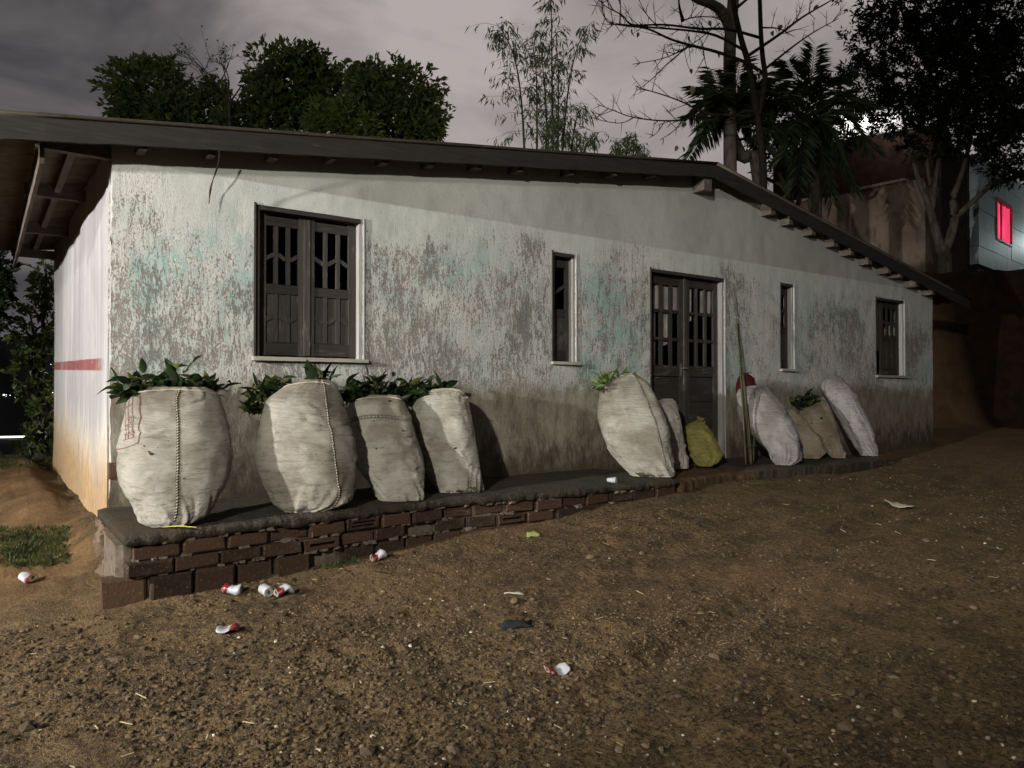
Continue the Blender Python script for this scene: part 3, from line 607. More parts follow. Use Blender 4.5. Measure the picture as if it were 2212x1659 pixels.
def lay(z, hgt, x0, x1, pitch, meshes, off, slot_at=(), gap=()):
    x = x0+off; k = 0
    while x < x1:
        if not any(a < x < b for a, b in gap) and gz(x, edge_y(x)-.03) < z+hgt/2-.02:
            me = meshes[random.randrange(4)]
            if any(abs(x-s_) < pitch/2 for s_ in slot_at): me = meshes[4+random.randrange(len(meshes)-4)]
            o = bpy.data.objects.new('brick', me); COL.objects.link(o); o.parent = plat; o.matrix_parent_inverse = WI(plat)
            yy = edge_y(x); slope = (edge_y(x+.12)-edge_y(x-.12))/.24
            o.location = (x, yy+.012+random.uniform(-.016, .020), z+random.uniform(-.004, .004)); o.rotation_euler = (random.uniform(-.02, .02), random.uniform(-.012, .012), math.atan(slope)+random.uniform(-.03, .03))
            o.scale = (random.uniform(.96, 1.01), 1, random.uniform(.96, 1.02))
            if random.random() < .16: o.location.y += random.uniform(.02, .05)
        x += pitch+random.uniform(-.006, .006)
lay(.292, .182, .70, 5.5, .262, TALL, .0, (3.4, 3.9), ((1.92, 2.16),))
lay(.436, .083, .86, 5.55, .282, FLAT, -.02, (1.98, 2.8, 3.7, 4.2))
lay(.532, .083, .96, 5.55, .282, FLAT, -.08, (2.3, 3.1))
lay(.40, .182, 4.2, 5.5, .262, TALL, .02, (4.4,))
# the broken left end: rubble of mortar and broken brick
rr = random.Random(4); ny_, nz_ = 60, 30; v = []
for j in range(nz_+1):
    for i in range(ny_+1):
        y_ = 5.0+(6.16-5.0)*i/ny_; z_ = .10+(PLAT-.068-.10)*j/nz_; x_ = .700-.035*(1-(z_-.1)/.48)+.022*float(fbm(y_*7, z_*7, 3, 4))+.016*float(vn(y_*37, z_*37))+.010*float(vn(y_*71, z_*71))
        if z_ > .2: x_ += .10*float(sstep(.25, .33, vn(y_*9+1, z_*12+3, 2)))                      # open brick cells
        v.append((x_, y_, z_))
mesh('broken_end', v, [(j*(ny_+1)+i, (j+1)*(ny_+1)+i, (j+1)*(ny_+1)+i+1, j*(ny_+1)+i+1) for j in range(nz_) for i in range(ny_)], simple('broken_mortar_and_clay', (.14, .105, .072), .95, .2, .5, 16, .9, .015, (.075, .042, .027)), plat)
mb = MB()
for k in range(150):                                        # mortar squeezed out of the joints
    x = rr.uniform(.75, 5.4); z = rr.choice([.388, .484, .578]); yy = edge_y(x)+.016; s_ = rr.uniform(.008, .024)
    if gz(x, yy-.05) > z-.03: continue
    vv = np.array([(sx*s_*rr.uniform(.8, 2.4), -rr.uniform(.2, .8)*s_ if k2 else .02, sz*s_*rr.uniform(.5, 1)) for k2 in (0, 1) for sx, sz in ((-1, -1), (1, -1), (1, 1), (-1, 1))])*np.array([1, 1, 1]); vv[4:, [0, 2]] *= .6
    mb.add(vv+np.array([x, yy, z]), [(4, 5, 6, 7), (0, 1, 5, 4), (1, 2, 6, 5), (2, 3, 7, 6), (3, 0, 4, 7)])
o = mb.build('joint_mortar', M_mortar, plat); o['kind'] = 'stuff'

# ------------------------------------------------------------------ sacks
class Sack:
    def __init__(s, name, rows, mat, label, ytop=5.95, ratio=.78, expo=2.2, seed=1, folds=.010, wr=.006, gather=1.0, tw=0.0):
        rows = sorted(rows); s.rows = rows; n = 130; seg = 112; s.n, s.seg = n, seg
        yb = rows[-1][0]; yt = rows[0][0]; xm = (rows[-1][1]+rows[-1][2])/2
        pb = onZ(xm, yb, PLAT+.004); YB = min(pb[1], 6.0)
        py = np.array([r[0] for r in rows], float); xl = np.array([r[1] for r in rows], float); xr = np.array([r[2] for r in rows], float)
        t = np.linspace(0, 1, n); t = .5-.5*np.cos(t*math.pi)*(1-.25*np.sin(t*math.pi)); t = (t-t[0])/(t[-1]-t[0]); ys = yt+(yb-yt)*t
        def smooth(a):
            a = np.interp(ys, py, a); k = np.ones(7)/7
            for _ in range(2): p = np.pad(a, 3, mode='edge'); a = np.convolve(p, k, 'valid')
            return a
        XLp, XRp = smooth(xl), smooth(xr); s.ys, s.cx, s.hw = ys, (XLp+XRp)/2, (XRp-XLp)/2
        G = np.zeros((n, seg, 3)); th = np.arange(seg)/seg*2*math.pi; s.th = th
        fwd = np.array([math.sin(YAW), math.cos(YAW), 0])
        c2 = np.sign(np.cos(th))*np.abs(np.cos(th))**(2/expo); s2 = np.sign(np.sin(th))*np.abs(np.sin(th))**(2/expo)
        wmax = 0
        for i in range(n):
            Yr = YB+(ytop-YB)*(1-t[i])**.9; d = ray(s.cx[i], ys[i]); d = d/d[1]; P = CAM+d*Yr; dep = np.dot(P-CAM, fwd)
            e1 = np.array([d[1], -d[0], 0]); e1 /= np.linalg.norm(e1); e2 = np.array([d[0], d[1], 0]); e2 /= np.linalg.norm(e2)
            W = s.hw[i]/FPX*dep*np.dot(e1, np.array([math.cos(YAW), -math.sin(YAW), 0])); wmax = max(W, wmax)
            tt = (yb-ys[i])/(yb-yt)
            ph = th*3+seed*1.7
            rad = 1 + np.zeros(seg)
            dsp = wr*2.0*sstep(-.5, .7, vn(np.cos(th)*1.7+seed*2.1, np.sin(th)*1.7, tt*4.0))*fbm(th*2.0+seed+tt*3*math.sin(seed), np.full(seg, tt*17)+.6*np.sin(th*2+seed), seed, 3) + .020*vn(np.cos(th)*1.5+seed, np.sin(th)*1.5, tt*2.6) + .008*vn(np.cos(th)*4+seed, np.sin(th)*4, tt*7.0) - .020*sstep(-.25, .5, vn(np.cos(th)*1.3+seed*3.7, np.sin(th)*1.3, tt*3.0+seed))*(1-np.abs(vn(th*.8+seed, np.full(seg, tt*13)+.4*np.sin(th*1.5+seed)+.3*vn(th*2, tt*4, seed), seed*.7)))**9       # wrinkles running round, lumps
            lowm = sstep(.34, .02, tt)*gather; dsp = dsp + lowm*folds*(1.5*np.abs(vn(th*6.5+tt*11*(1 if seed % 2 else -1), np.full(seg, tt*2.0), seed+3))*1.8-.8+.7*np.abs(vn(th*13-tt*17, np.full(seg, tt*3.0), seed+5)))                                            # gathers at the foot
            him = sstep(.86, 1.0, tt)*gather; dsp = dsp + him*folds*.7*(np.abs(vn(th*5.2, np.full(seg, tt*3), seed+9))*1.6-.6)
            k = 1+dsp/max(W, .05)*min(1, W/.12)
            G[i] = P + (e1[None]*(s2*W*k)[:, None]) - (e2[None]*(c2*min(W*ratio, .34)*k)[:, None])
            G[i, :, 2] += .012*vn(th*2.2+seed, np.full(seg, tt*5))*min(1, 4*tt*(1-tt))
        G[..., 2] = np.maximum(G[..., 2], PLAT+.002+.0*G[..., 2]); G[..., 1] = np.minimum(G[..., 1], 6.165)
        G[..., 0] = G[..., 0] + 0
        s.G = G; s.top = G[0].mean(0); s.bot = G[-1].mean(0)
        v = list(G.reshape(-1, 3))+[s.top, s.bot]; f = [(i*seg+k, (i+1)*seg+k, (i+1)*seg+(k+1) % seg, i*seg+(k+1) % seg) for i in range(n-1) for k in range(seg)]
        f += [(k, (k+1) % seg, n*seg) for k in range(seg)]+[((n-1)*seg+k, n*seg+1, (n-1)*seg+(k+1) % seg) for k in range(seg)]
        s.root = empty(name, (s.bot[0], s.bot[1], PLAT)); tag(s.root, label, 'sack', 'filled sacks along the porch')
        s.body = mesh('sack_cloth', v, f, mat, s.root, True)
    def pt(s, px, py, off=.002):
        i = np.interp(py, s.ys, np.arange(s.n)); c = np.interp(py, s.ys, s.cx); h = np.interp(py, s.ys, s.hw)
        return s.ang(math.asin(max(-.97, min(.97, (px-c)/h))), i, off)
    def ang(s, th, i, off=.002):
        k = (th/(2*math.pi)*s.seg) % s.seg; i0 = int(min(max(i, 0), s.n-2)); fi = i-i0; k0 = int(k); fk = k-k0; G = s.G; k1 = (k0+1) % s.seg
        p = (G[i0, k0]*(1-fk)+G[i0, k1]*fk)*(1-fi)+(G[i0+1, k0]*(1-fk)+G[i0+1, k1]*fk)*fi
        a = G[i0, k1]-G[i0, k0]; b = G[i0+1, k0]-G[i0, k0]; nn = np.cross(b, a); nn /= np.linalg.norm(nn)+1e-9
        if np.dot(nn, CAM-p) < 0: nn = -nn
        return p+nn*off
    def seam(s, th0, th1=None, y0=.03, y1=.97, step=.017):
        th1 = th0 if th1 is None else th1; mb = MB(); i = y0*s.n; last = None
        P = [(s.ang(th0+(th1-th0)*q, (y0+(y1-y0)*q)*s.n, .001)) for q in np.linspace(0, 1, 160)]; P = np.array(P)
        mb.tube(P[::2], .0045, 6); seam_body = mb.build('seam_ridge', M_seaml, s.root, True)
        acc = 0; mb = MB()
        for q in range(1, 159):
            acc += np.linalg.norm(P[q]-P[q-1])
            if acc > step:
                acc = 0; t = P[q+1]-P[q-1]; t /= np.linalg.norm(t); sd = np.cross(t, CAM-P[q]); sd /= np.linalg.norm(sd); up = (CAM-P[q]); up = up/np.linalg.norm(up)*.004
                mb.tube([P[q]-sd*.011-t*.007+up*.3, P[q]+up*1.4, P[q]+sd*.011+t*.007+up*.3], [.0028, .0042, .0028], 5)
        mb.build('seam_stitches', M_seam, s.root)
    def line(s, pts, w, name, mat, n=14):
        mb = MB(); v = []; f = []
        P = []
        for (a, b), (c, d) in zip(pts[:-1], pts[1:]):
            for k in range(n): P.append((a+(c-a)*k/n, b+(d-b)*k/n))
        P.append(pts[-1])
        for k, (x, y) in enumerate(P):
            x2, y2 = P[min(k+1, len(P)-1)]; x1, y1 = P[max(k-1, 0)]; dx, dy = x2-x1, y2-y1; l = math.hypot(dx, dy)+1e-9; ox, oy = -dy/l*w/2, dx/l*w/2
            v += [s.pt(x+ox, y+oy, .0035), s.pt(x-ox, y-oy, .0035)]
        f = [(2*k, 2*k+1, 2*k+3, 2*k+2) for k in range(len(P)-1)]
        return v, f
S1 = Sack('sack', [(836, 330, 440), (844, 301, 470), (861, 274, 482), (906, 268, 495), (955, 259, 503), (995, 257, 505), (1030, 260, 498), (1055, 273, 488), (1079, 289, 472), (1104, 304, 452), (1124, 315, 433), (1135, 338, 400)],
    M_sack, 'huge beige sack with red printed grid, leftmost, beside the lit gable corner', 5.72, .72, 2.3, 3, .016, .006); S1.seam(.02, .02, .04, .93)
S2 = Sack('sack', [(820, 662, 706), (831, 621, 725), (846, 596, 735), (864, 574, 743), (906, 563, 755), (955, 554, 764), (995, 554, 767), (1030, 565, 767), (1067, 586, 762), (1089, 599, 750), (1102, 620, 700)],
    M_sack, 'huge round beige sack under the large window, second from the left', 5.76, .74, 2.25, 6, .018, .006); S2.seam(.50, .64, .02, .93)
S3 = Sack('sack', [(853, 800, 862), (867, 758, 872), (875, 748, 878), (897, 752, 887), (942, 762, 897), (979, 767, 909), (1016, 780, 917), (1041, 798, 917), (1066, 815, 917), (1078, 822, 912)],
    M_sackw, 'beige sack with a grey printed band near its top and open foot showing stems', 5.86, .74, 2.3, 9, .010, .007)
S4 = Sack('sack', [(840, 945, 991), (847, 919, 1001), (867, 899, 1011), (887, 888, 1015), (917, 891, 1022), (954, 896, 1027), (991, 912, 1032), (1016, 919, 1034), (1041, 934, 1037), (1060, 948, 1038)],
    M_sackw, 'whitish sack with a frayed rolled rim, fourth from the left', 5.9, .76, 2.3, 12, .012, .008)
S5 = Sack('sack', [(806, 1345, 1366), (811, 1331, 1380), (824, 1307, 1397), (838, 1296, 1408), (874, 1289, 1426), (907, 1291, 1440), (940, 1302, 1446), (973, 1317, 1451), (1006, 1340, 1455), (1027, 1365, 1456)],
    M_sackw, 'big white sack with a corded seam leaning left of the door, bright leaves on top', 6.0, .70, 2.3, 15, .012, .009); S5.seam(.50, .72, .02, .97)
S6 = Sack('sack', [(861, 1434, 1450), (866, 1420, 1459), (876, 1411, 1464), (890, 1408, 1468), (924, 1410, 1474), (957, 1418, 1479), (990, 1428, 1486), (1011, 1440, 1486)],
    M_sackw, 'small pale sack half hidden behind the big seamed sack at the door', 6.06, .8, 2.2, 18, .010, .009)
S7 = Sack('sack', [(907, 1507, 1520), (915, 1486, 1524), (924, 1478, 1529), (940, 1478, 1541), (963, 1483, 1554), (983, 1489, 1562), (996, 1502, 1549), (1007, 1512, 1534)],
    M_sacky, 'small olive yellow sack slumped at the foot of the door', 6.05, .8, 2.0, 21, .014, .008)
S8 = Sack('sack', [(833, 1610, 1652), (842, 1594, 1662), (851, 1587, 1670), (872, 1588, 1688), (895, 1590, 1704), (917, 1599, 1716), (939, 1619, 1725), (961, 1643, 1727), (976, 1660, 1727), (991, 1672, 1722), (1004, 1680, 1706)],
    M_sackp, 'smooth pale plastic sack leaning right of the door behind the green canes', 5.98, .7, 2.0, 24, .024, .006, 1.3)
S9 = Sack('sack', [(884, 1700, 1716), (897, 1694, 1727), (921, 1692, 1750), (944, 1702, 1774), (974, 1720, 1785), (990, 1736, 1768)],
    M_sackb, 'small brownish sack squeezed between two leaning pale sacks', 5.98, .8, 2.1, 27, .012, .008)
S10 = Sack('sack', [(857, 1768, 1778), (867, 1753, 1786), (882, 1732, 1795), (894, 1727, 1801), (921, 1739, 1808), (950, 1762, 1817), (974, 1783, 1825), (989, 1798, 1826)],
    M_sackb, 'brownish sack with dark leaves on top, second from the right end', 6.02, .76, 2.2, 30, .008, .009)
S11 = Sack('sack', [(811, 1796, 1807), (819, 1780, 1819), (831, 1771, 1831), (846, 1774, 1846), (870, 1789, 1858), (900, 1807, 1872), (930, 1825, 1887), (959, 1843, 1893), (984, 1860, 1898)],
    M_sackp, 'tall slim pale sack leaning at the right end of the row', 6.05, .74, 2.3, 33, .008, .009)
for sk_, a0_, a1_ in ((S1, -1.25, 1.2), (S2, -1.3, .9), (S3, -1.1, 1.1), (S5, -1.2, .5), (S10, -1.2, 1.0)):      # folded hem of the mouth
    MB().tube(smooth_path([sk_.ang(t_, sk_.n*(.045+.035*abs(t_)**2), .004) for t_ in np.linspace(a0_, a1_, 14)], 3), .0055, 6).build('hem', M_seaml, sk_.root, True)
# red printed grid on the first sack, with its writing up the sack
vv, ff = [], []
def addl(pts, w):
    v, f = S1.line(pts, w, '', None); b = len(vv); vv.extend(v); ff.extend([tuple(i+b for i in q_) for q_ in f])
addl([(315.5, 848), (312.3, 911), (310, 950)], 2.2); addl([(260, 964), (310, 950)], 1.5); addl([(301.5, 852), (300, 911), (298, 936)], 1.2); addl([(291.5, 856), (290, 911), (288.5, 940)], 1.2)
addl([(283, 862), (282.2, 911), (281, 942)], 1.2); addl([(277.6, 868), (276.5, 900)], .9); addl([(275.5, 944), (301, 936)], 1.3); addl([(278, 880), (301, 873)], 1.2)
mesh('print_lines', vv, ff, M_print, S1.root)
def wrap_text(sk, txt, x, y0, y1, h, mat):
    cu = bpy.data.curves.new('txt', 'FONT'); cu.body = txt; cu.size = 1.0; o = bpy.data.objects.new('txt', cu); COL.objects.link(o)
    dg = bpy.context.evaluated_depsgraph_get(); me0 = o.evaluated_get(dg).to_mesh()
    v = np.array([p.co[:] for p in me0.vertices]); f = [tuple(p.vertices) for p in me0.polygons]; wd = v[:, 0].max()
    out = [sk.pt(x+h*(.5-p[1]/.72)*.0-h*(p[1]/.72)+h, y0+(y1-y0)*p[0]/wd, .0036) for p in v]
    o.evaluated_get(dg).to_mesh_clear(); bpy.data.objects.remove(o); bpy.data.curves.remove(cu)
    return mesh('printed_text', out, f, mat, sk.root)
wrap_text(S1, 'VALIDADE:  /', 291.6, 934, 886, 6.4, M_print); wrap_text(S1, 'DATA', 283.4, 938, 912, 5.2, M_print)
v1, f1 = S3.line([(755, 908), (775, 899), (805, 894.5), (835, 895.5), (859, 898.5)], 1.6, '', None); v2, f2 = S3.line([(756, 913.5), (776, 905), (805, 900), (835, 901), (859, 904)], 1.6, '', None); v3, f3 = [], []
for k in range(16):
    x = 763+k*6; y = float(np.interp(x, [755, 775, 805, 835, 859], [910.7, 902, 897.3, 898.2, 901.2])); a_, b_ = S3.line([(x, y-2), (x+.6+(k % 3), y+2)], 1.3+.5*(k % 2), '', None, 3); v3 += a_; f3 += [tuple(i+len(v3)-len(a_) for i in q_) for q_ in b_]
mesh('print_band', v1+v2+v3, f1+[tuple(i+len(v1) for i in q_) for q_ in f2]+[tuple(i+len(v1)+len(v2) for i in q_) for q_ in f3], M_printg, S3.root)
# holes and tears
def hole(sk, px, py, r, n=9, mat=None):
    v = [sk.pt(px, py, .003)]+[sk.pt(px+r*random.uniform(.6, 1.2)*math.cos(a), py+r*random.uniform(.5, 1.0)*math.sin(a), .003) for a in np.arange(n)/n*2*math.pi]
    mesh('tear', v, [(0, 1+k, 1+(k+1) % n) for k in range(n)], mat or M_dark, sk.root)
for a in ((336, 976, 5.5), (331, 971, 2.5), (323, 958, 2), (393, 1026, 2.5)): hole(S1, *a)
for a in ((839, 866, 4), (866, 930, 3), (817, 964, 2), (811, 907, 1.8)): hole(S3, *a)
for a in ((982, 965, 4),): hole(S4, *a)
for a in ((1773, 903, 3.5), (1752, 915, 2.5)): hole(S10, *a)
rr2 = random.Random(9); v_, f_ = [], []
for k in range(16):
    yy_ = 838+rr2.uniform(0, 130); cx_ = float(np.interp(yy_, S11.ys, S11.cx))+rr2.uniform(-.6, .7)*float(np.interp(yy_, S11.ys, S11.hw)); l_ = rr2.uniform(2, 5); a_, b_ = S11.line([(cx_, yy_), (cx_+l_*.5, yy_-.8), (cx_+l_, yy_-2)], rr2.uniform(.8, 1.8), '', None, 3); f_ += [tuple(i+len(v_) for i in q_) for q_ in b_]; v_ += a_
mesh('crease_shade', v_, f_, M_printg, S11.root)  # flat dark strips, the shade of wrinkles drawn as colour
# frayed, rolled rim of the fourth sack
mb = MB(); rr = random.Random(3)
for k in range(60):
    px = rr.uniform(930, 1008); py = float(np.interp(px, [930, 970, 1008], [846, 843, 856]))+rr.uniform(-2, 8); p = S4.pt(px, py, .006); d = np.array([rr.uniform(-.03, .03), rr.uniform(-.03, .01), rr.uniform(-.045, .012)]); mb.tube([p, p+d*.6+np.array([0, -.006, .006]), p+d], [.0025, .002, .001], 4)
mb.tube(smooth_path([S4.pt(x, float(np.interp(x, [915, 950, 985, 1004], [851, 843, 842, 853])), .006) for x in (918, 935, 955, 975, 992, 1003)]), .011, 7)
o = mb.build('frayed_rim', M_seaml, S4.root)
# gathered necks of the slumped yellow and pale sacks
for sk, px, py in ((S7, 1514, 908),):
    p = sk.pt(px, py+2, 0); mb = MB()
    for k in range(7): a = k*.9; mb.tube([p+np.array([0, 0, -.02]), p+np.array([.02*math.cos(a), .02*math.sin(a), .03]), p+np.array([.05*math.cos(a), .05*math.sin(a), .045+.02*math.sin(k)])], [.012, .016, .004], 5)
    mb.build('tied_neck', M_sacky, sk.root, True)
# dark red bundle behind the pale sack
RB = Sack('red_bundle', [(805, 1606, 1616), (810, 1598, 1623), (818, 1594, 1629), (828, 1591, 1630), (842, 1589, 1629), (880, 1596, 1640), (930, 1620, 1670)], M_red, 'dark red bundle peeking out above the pale plastic sack behind the canes', 6.08, .5, 2.0, 41, .004, .002)
RB.root['category'] = 'bundle'; del RB.root['group']
mb = MB().tube([onY(1617, 806, 5.93), onY(1624, 810, 5.91), onY(1631, 818, 5.90)], .009, 6); mb.build('pale_edge', M_tie, RB.root, True)

# ------------------------------------------------------------------ leaves stuffed in the sacks
def leaf_mesh(name, l, w_, curl, mat, seg=6):
    v = []; f = []
    for k in range(seg+1):
        t = k/seg; hw = w_/2*math.sin(math.pi*min(1, t*.96+.04)**.8)**.9; z = -curl*l*t*t; v += [(-hw, l*t, z+hw*.35), (0, l*t, z), (hw, l*t, z+hw*.35)]
    for k in range(seg): a = 3*k; f += [(a, a+1, a+4, a+3), (a+1, a+2, a+5, a+4)]
    me = bpy.data.meshes.new(name); me.from_pydata(v, [], f); me.materials.append(mat); me.polygons.foreach_set('use_smooth', [True]*len(f)); return me
LV = [leaf_mesh('leaf', .13, .060, c, M_leafs) for c in (.35, .65, .1)]+[leaf_mesh('leaf', .10, .045, .5, M_leafs)]
LB = [leaf_mesh('leaf', .085, .035, c, M_leafy) for c in (.1, .4, -.15)]
LBIG = [leaf_mesh('leaf', .23, .105, c, M_leafs) for c in (.12, -.1)]
LNAR = [leaf_mesh('leaf', .13, .028, c, M_leafs) for c in (.1, .35)]
def place_leaf(me, base, direction, roll, scale, parent):
    d = Vector(direction).normalized(); q_ = d.to_track_quat('Y', 'Z'); o = bpy.data.objects.new('leaf', me); COL.objects.link(o); o.parent = parent; o.matrix_parent_inverse = WI(parent)
    o.matrix_basis = Matrix.Translation(Vector(tuple(map(float, base)))) @ q_.to_matrix().to_4x4() @ Matrix.Rotation(roll, 4, 'Y') @ Matrix.Diagonal((scale, scale, scale, 1)); return o
def bundle(label, clusters, meshes, sk, seed, big=(), name='leaf_bundle'):
    """clusters: (px, py, spread px, number, Y); leaves fan out of the mouth of the sack"""
    r = random.Random(seed); c0 = onY(clusters[0][0], clusters[0][1], clusters[0][4]); root = empty(name, c0); tag(root, label, 'leaves', 'leaf bundles stuffed in the sacks')
    for px, py, sp, n, Y in clusters:
        for k in range(n):
            b = onY(px+r.gauss(0, sp*.55), py+r.gauss(0, sp*.22+3)+sp*.10, Y+r.uniform(-.09, .09)); b[1] = min(b[1], 6.12)
            d = np.array([r.gauss(0, .7)+(px-clusters[0][0])*.004, r.gauss(-.25, .5), r.uniform(-.25, 1.0)]); 
            tip = b+d/np.linalg.norm(d)*.13
            if tip[1] > 6.16: d[1] = -abs(d[1])
            place_leaf(r.choice(meshes), b, d, r.uniform(-1.6, 1.6), r.uniform(.5, 1.15), root)
    for px, py, Y, dx, dz, sc in big:
        b = onY(px, py, Y); place_leaf(r.choice(LBIG), b, (dx, -.15, dz), r.uniform(-.7, .7), sc, root)
    return root
bundle('leafy green bundle spilling from the huge printed sack beside the corner', [(370, 832, 62, 130, 5.82), (280, 842, 28, 70, 5.70), (440, 838, 36, 66, 5.9)], LV, S1, 1, ((372, 838, 5.72, -.15, 1, .8), (393, 838, 5.72, -.35, 1, .62), (300, 850, 5.6, -1, .1, .6)))
bundle('dark green bundle hanging over the left shoulder of the sack under the window', [(575, 850, 30, 100, 5.92), (600, 832, 30, 56, 5.95), (552, 880, 18, 60, 5.85), (690, 815, 24, 20, 5.9)], LNAR+LV[3:], S2, 2, ((675, 824, 5.86, -.3, 1, .85), (700, 824, 5.9, .25, 1, .8), (712, 825, 5.95, .5, .9, .7)))
bundle('dark leafy bundle filling the gap behind the banded sack', [(800, 840, 46, 120, 5.98), (765, 852, 26, 50, 5.95), (868, 848, 26, 56, 6.0)], LV, S3, 3)
bundle('small green bundle behind the frayed sack with one tall leaf', [(915, 842, 26, 56, 5.98), (945, 838, 16, 18, 6.0)], LV, S4, 4, ((951, 846, 5.92, -.28, 1, .92),))
bundle('bright green bundle topping the big seamed sack beside the door', [(1315, 822, 24, 60, 6.02), (1345, 812, 18, 34, 6.05), (1290, 832, 10, 24, 5.95)], LB, S5, 5)
bundle('dark green tuft between the two brownish sacks on the right', [(1738, 866, 18, 46, 6.0), (1750, 875, 12, 20, 6.0)], LV[:3], S10, 6)
# cut stems showing at the open foot of three sacks
def stems(sk, x0, x1, y, n, seed):
    r = random.Random(seed); mb = MB()
    for k in range(n):
        p = onZ(r.uniform(x0, x1), y, PLAT+.012); q_ = p+np.array([r.uniform(-.02, .02), .08, .03]); mb.tube([p+np.array([0, -.012, r.uniform(-.004, .012)]), (p+q_)/2, q_], [.004, .005, .006], 5)
    mb.build('cut_stems', M_culm, sk.root)
stems(S3, 832, 892, 1079, 26, 1); stems(S4, 965, 1034, 1063, 20, 2); stems(S5, 1382, 1432, 1029, 18, 3)

# ------------------------------------------------------------------ bundle of green canes by the door
cb = empty('cane_bundle', onZ(1620, 1003, PLAT)); tag(cb, 'tall bundle of green canes leaning on the wall right of the door', 'canes')
r = random.Random(8); tops = [(1585, 612), (1588, 655), (1591, 690), (1594, 700), (1597, 740), (1600, 770), (1604, 800), (1607, 815), (1630, 845)]
for k, (tx, ty) in enumerate(tops):
    bx = 1612+k*2.0+r.uniform(-1, 1); b = onZ(bx, 1000+r.uniform(-2, 4), PLAT+.003); t = onY(tx, ty, 6.10); t[1] = min(t[1], 6.14); 
    fr = max(0., min(1., (b[2]-t[2])/(PLAT-onY(1585, 612, 6.1)[2]))); t[1] = b[1]+(6.10-b[1])*min(1., (t[2]-PLAT)/1.95); t2 = onY(tx, ty, t[1])
    mid = (b+t2)/2+np.array([0, -.01, 0]); rad0 = .012; MB().tube(smooth_path([b, (b+mid)/2, mid, (mid+t2)/2, t2], 3), np.linspace(rad0, .004 if k < 2 else .007, 13), 8).build('cane', M_cane, cb, True)
for px, py, w_, hgt in ((1591, 686, 9, 3), (1609, 806, 24, 3), (1620, 963, 25, 3)):
    Yc = onZ(1620, 1003, PLAT)[1]; zc = onY(px, py, 5.6)[2]; Yt = Yc+(6.10-Yc)*max(0, min(1, (zc-PLAT)/1.95)); c = onY(px, py, Yt); rad = w_/2/FPX*9.2
    MB().tube([c+np.array([math.cos(a)*rad*1.08, math.sin(a)*rad*.9, 0]) for a in np.linspace(0, 2*math.pi, 17)], .006, 5, False).build('tie', M_tie if py < 800 else M_culm, cb)
b = onY(1634, 925, 5.62); t = onY(1641, 852, 5.74); MB().add([b+np.array([-.012, 0, 0]), b+np.array([.012, -.005, 0]), (b+t)/2+np.array([.016, -.01, 0]), t, (b+t)/2+np.array([-.016, -.006, 0]), (b+t)/2+np.array([0, .006, 0])], [(0, 1, 2, 5), (0, 5, 4), (5, 2, 3), (4, 5, 3)]).build('blade', M_cane, cb)

# ------------------------------------------------------------------ litter
def make_can_mat(name, split, c1, c2):
    m = Mat(name, .32, .5); y = m.sx.outputs[2]; f = m.noise(40, 3)
    c = m.mix(m.rng(m.math('ADD', y, m.math('MULTIPLY', m.sx.outputs[0], .5)), split, split+.003), c1, c2); c = m.mix(m.math('MULTIPLY', m.rng(f, .6, .64), .5), c, (.35, .37, .42)); m.col(c); m.b.inputs['Metallic'].default_value = .15; return m.m
M_can = make_can_mat('red_and_white_can_print', .016, (.44, .44, .45), (.15, .012, .010)); M_can2 = make_can_mat('white_can_print', -.045, (.35, .24, .05), (.42, .42, .43))
M_lid = Mat('bare_can_lid', .3, .5); M_lid.col((.62, .60, .52)); M_lid.b.inputs['Metallic'].default_value = .7; M_lid = M_lid.m
def can(loc, axis_dir, label, crush=.2, flat=1.0, seed=0, mat=None, roll=0.0):
    r = random.Random(seed); d = Vector(axis_dir).normalized(); root = empty('drink_can', loc); root.rotation_euler = d.to_track_quat('Z', 'X').to_euler(); tag(root, label, 'can', 'crushed drink cans littering the ground')
    prof = [(-.060, .024), (-.056, .0285), (-.048, .0325), (-.03, .033), (-.01, .033), (.01, .033), (.03, .033), (.042, .033), (.052, .0285), (.058, .0262), (.060, .0268)]; seg = 24; v = []; n = len(prof)
    def deform(x, y, z):
        k = 1-crush*math.exp(-((z-.004*seed % .02)/.022)**2)*(1 if x > -.01 else .45); x2 = x*k+crush*.022*math.sin(z*55+seed); y2 = y*(1+crush*.35)
        x2 += crush*.006*math.sin(y*160+z*90+seed); return (x2*flat, y2*(1+(1-flat)*.35), z*(1-.12*crush))
    for z, rad in prof:
        for k in range(seg): a = 2*math.pi*k/seg+roll; v.append(deform(rad*math.cos(a), rad*math.sin(a), z))
    f = [(i*seg+k, i*seg+(k+1) % seg, (i+1)*seg+(k+1) % seg, (i+1)*seg+k) for i in range(n-1) for k in range(seg)]
    def loc_mesh(name, v, f, m, sm=True):
        me = bpy.data.meshes.new(name); me.from_pydata(v, [], f); me.update(); o = bpy.data.objects.new(name, me); COL.objects.link(o); me.materials.append(m); o.parent = root
        if sm: me.polygons.foreach_set('use_smooth', [True]*len(f))
        return o
    loc_mesh('can_body', v, f, mat or M_can)
    for zc, rad, nm in ((.0565, .0258, 'can_lid'), (-.054, .024, 'can_base')):
        vv_ = [deform(0, 0, zc-(.002 if zc > 0 else -.006))]+[deform(rad*math.cos(2*math.pi*k/seg), rad*math.sin(2*math.pi*k/seg), zc) for k in range(seg)]; loc_mesh(nm, vv_, [(0, 1+k, 1+(k+1) % seg) for k in range(seg)], M_lid)
    tb = [deform(.010*math.cos(a)*1.4, .010*math.sin(a), .0575) for a in np.arange(8)*math.pi/4]; loc_mesh('tab', tb, [tuple(range(8))], simple('tab_hole_dark', (.08, .07, .06), .5, .3, bump=0) if seed == 0 else bpy.data.materials['tab_hole_dark'], False)
    return root
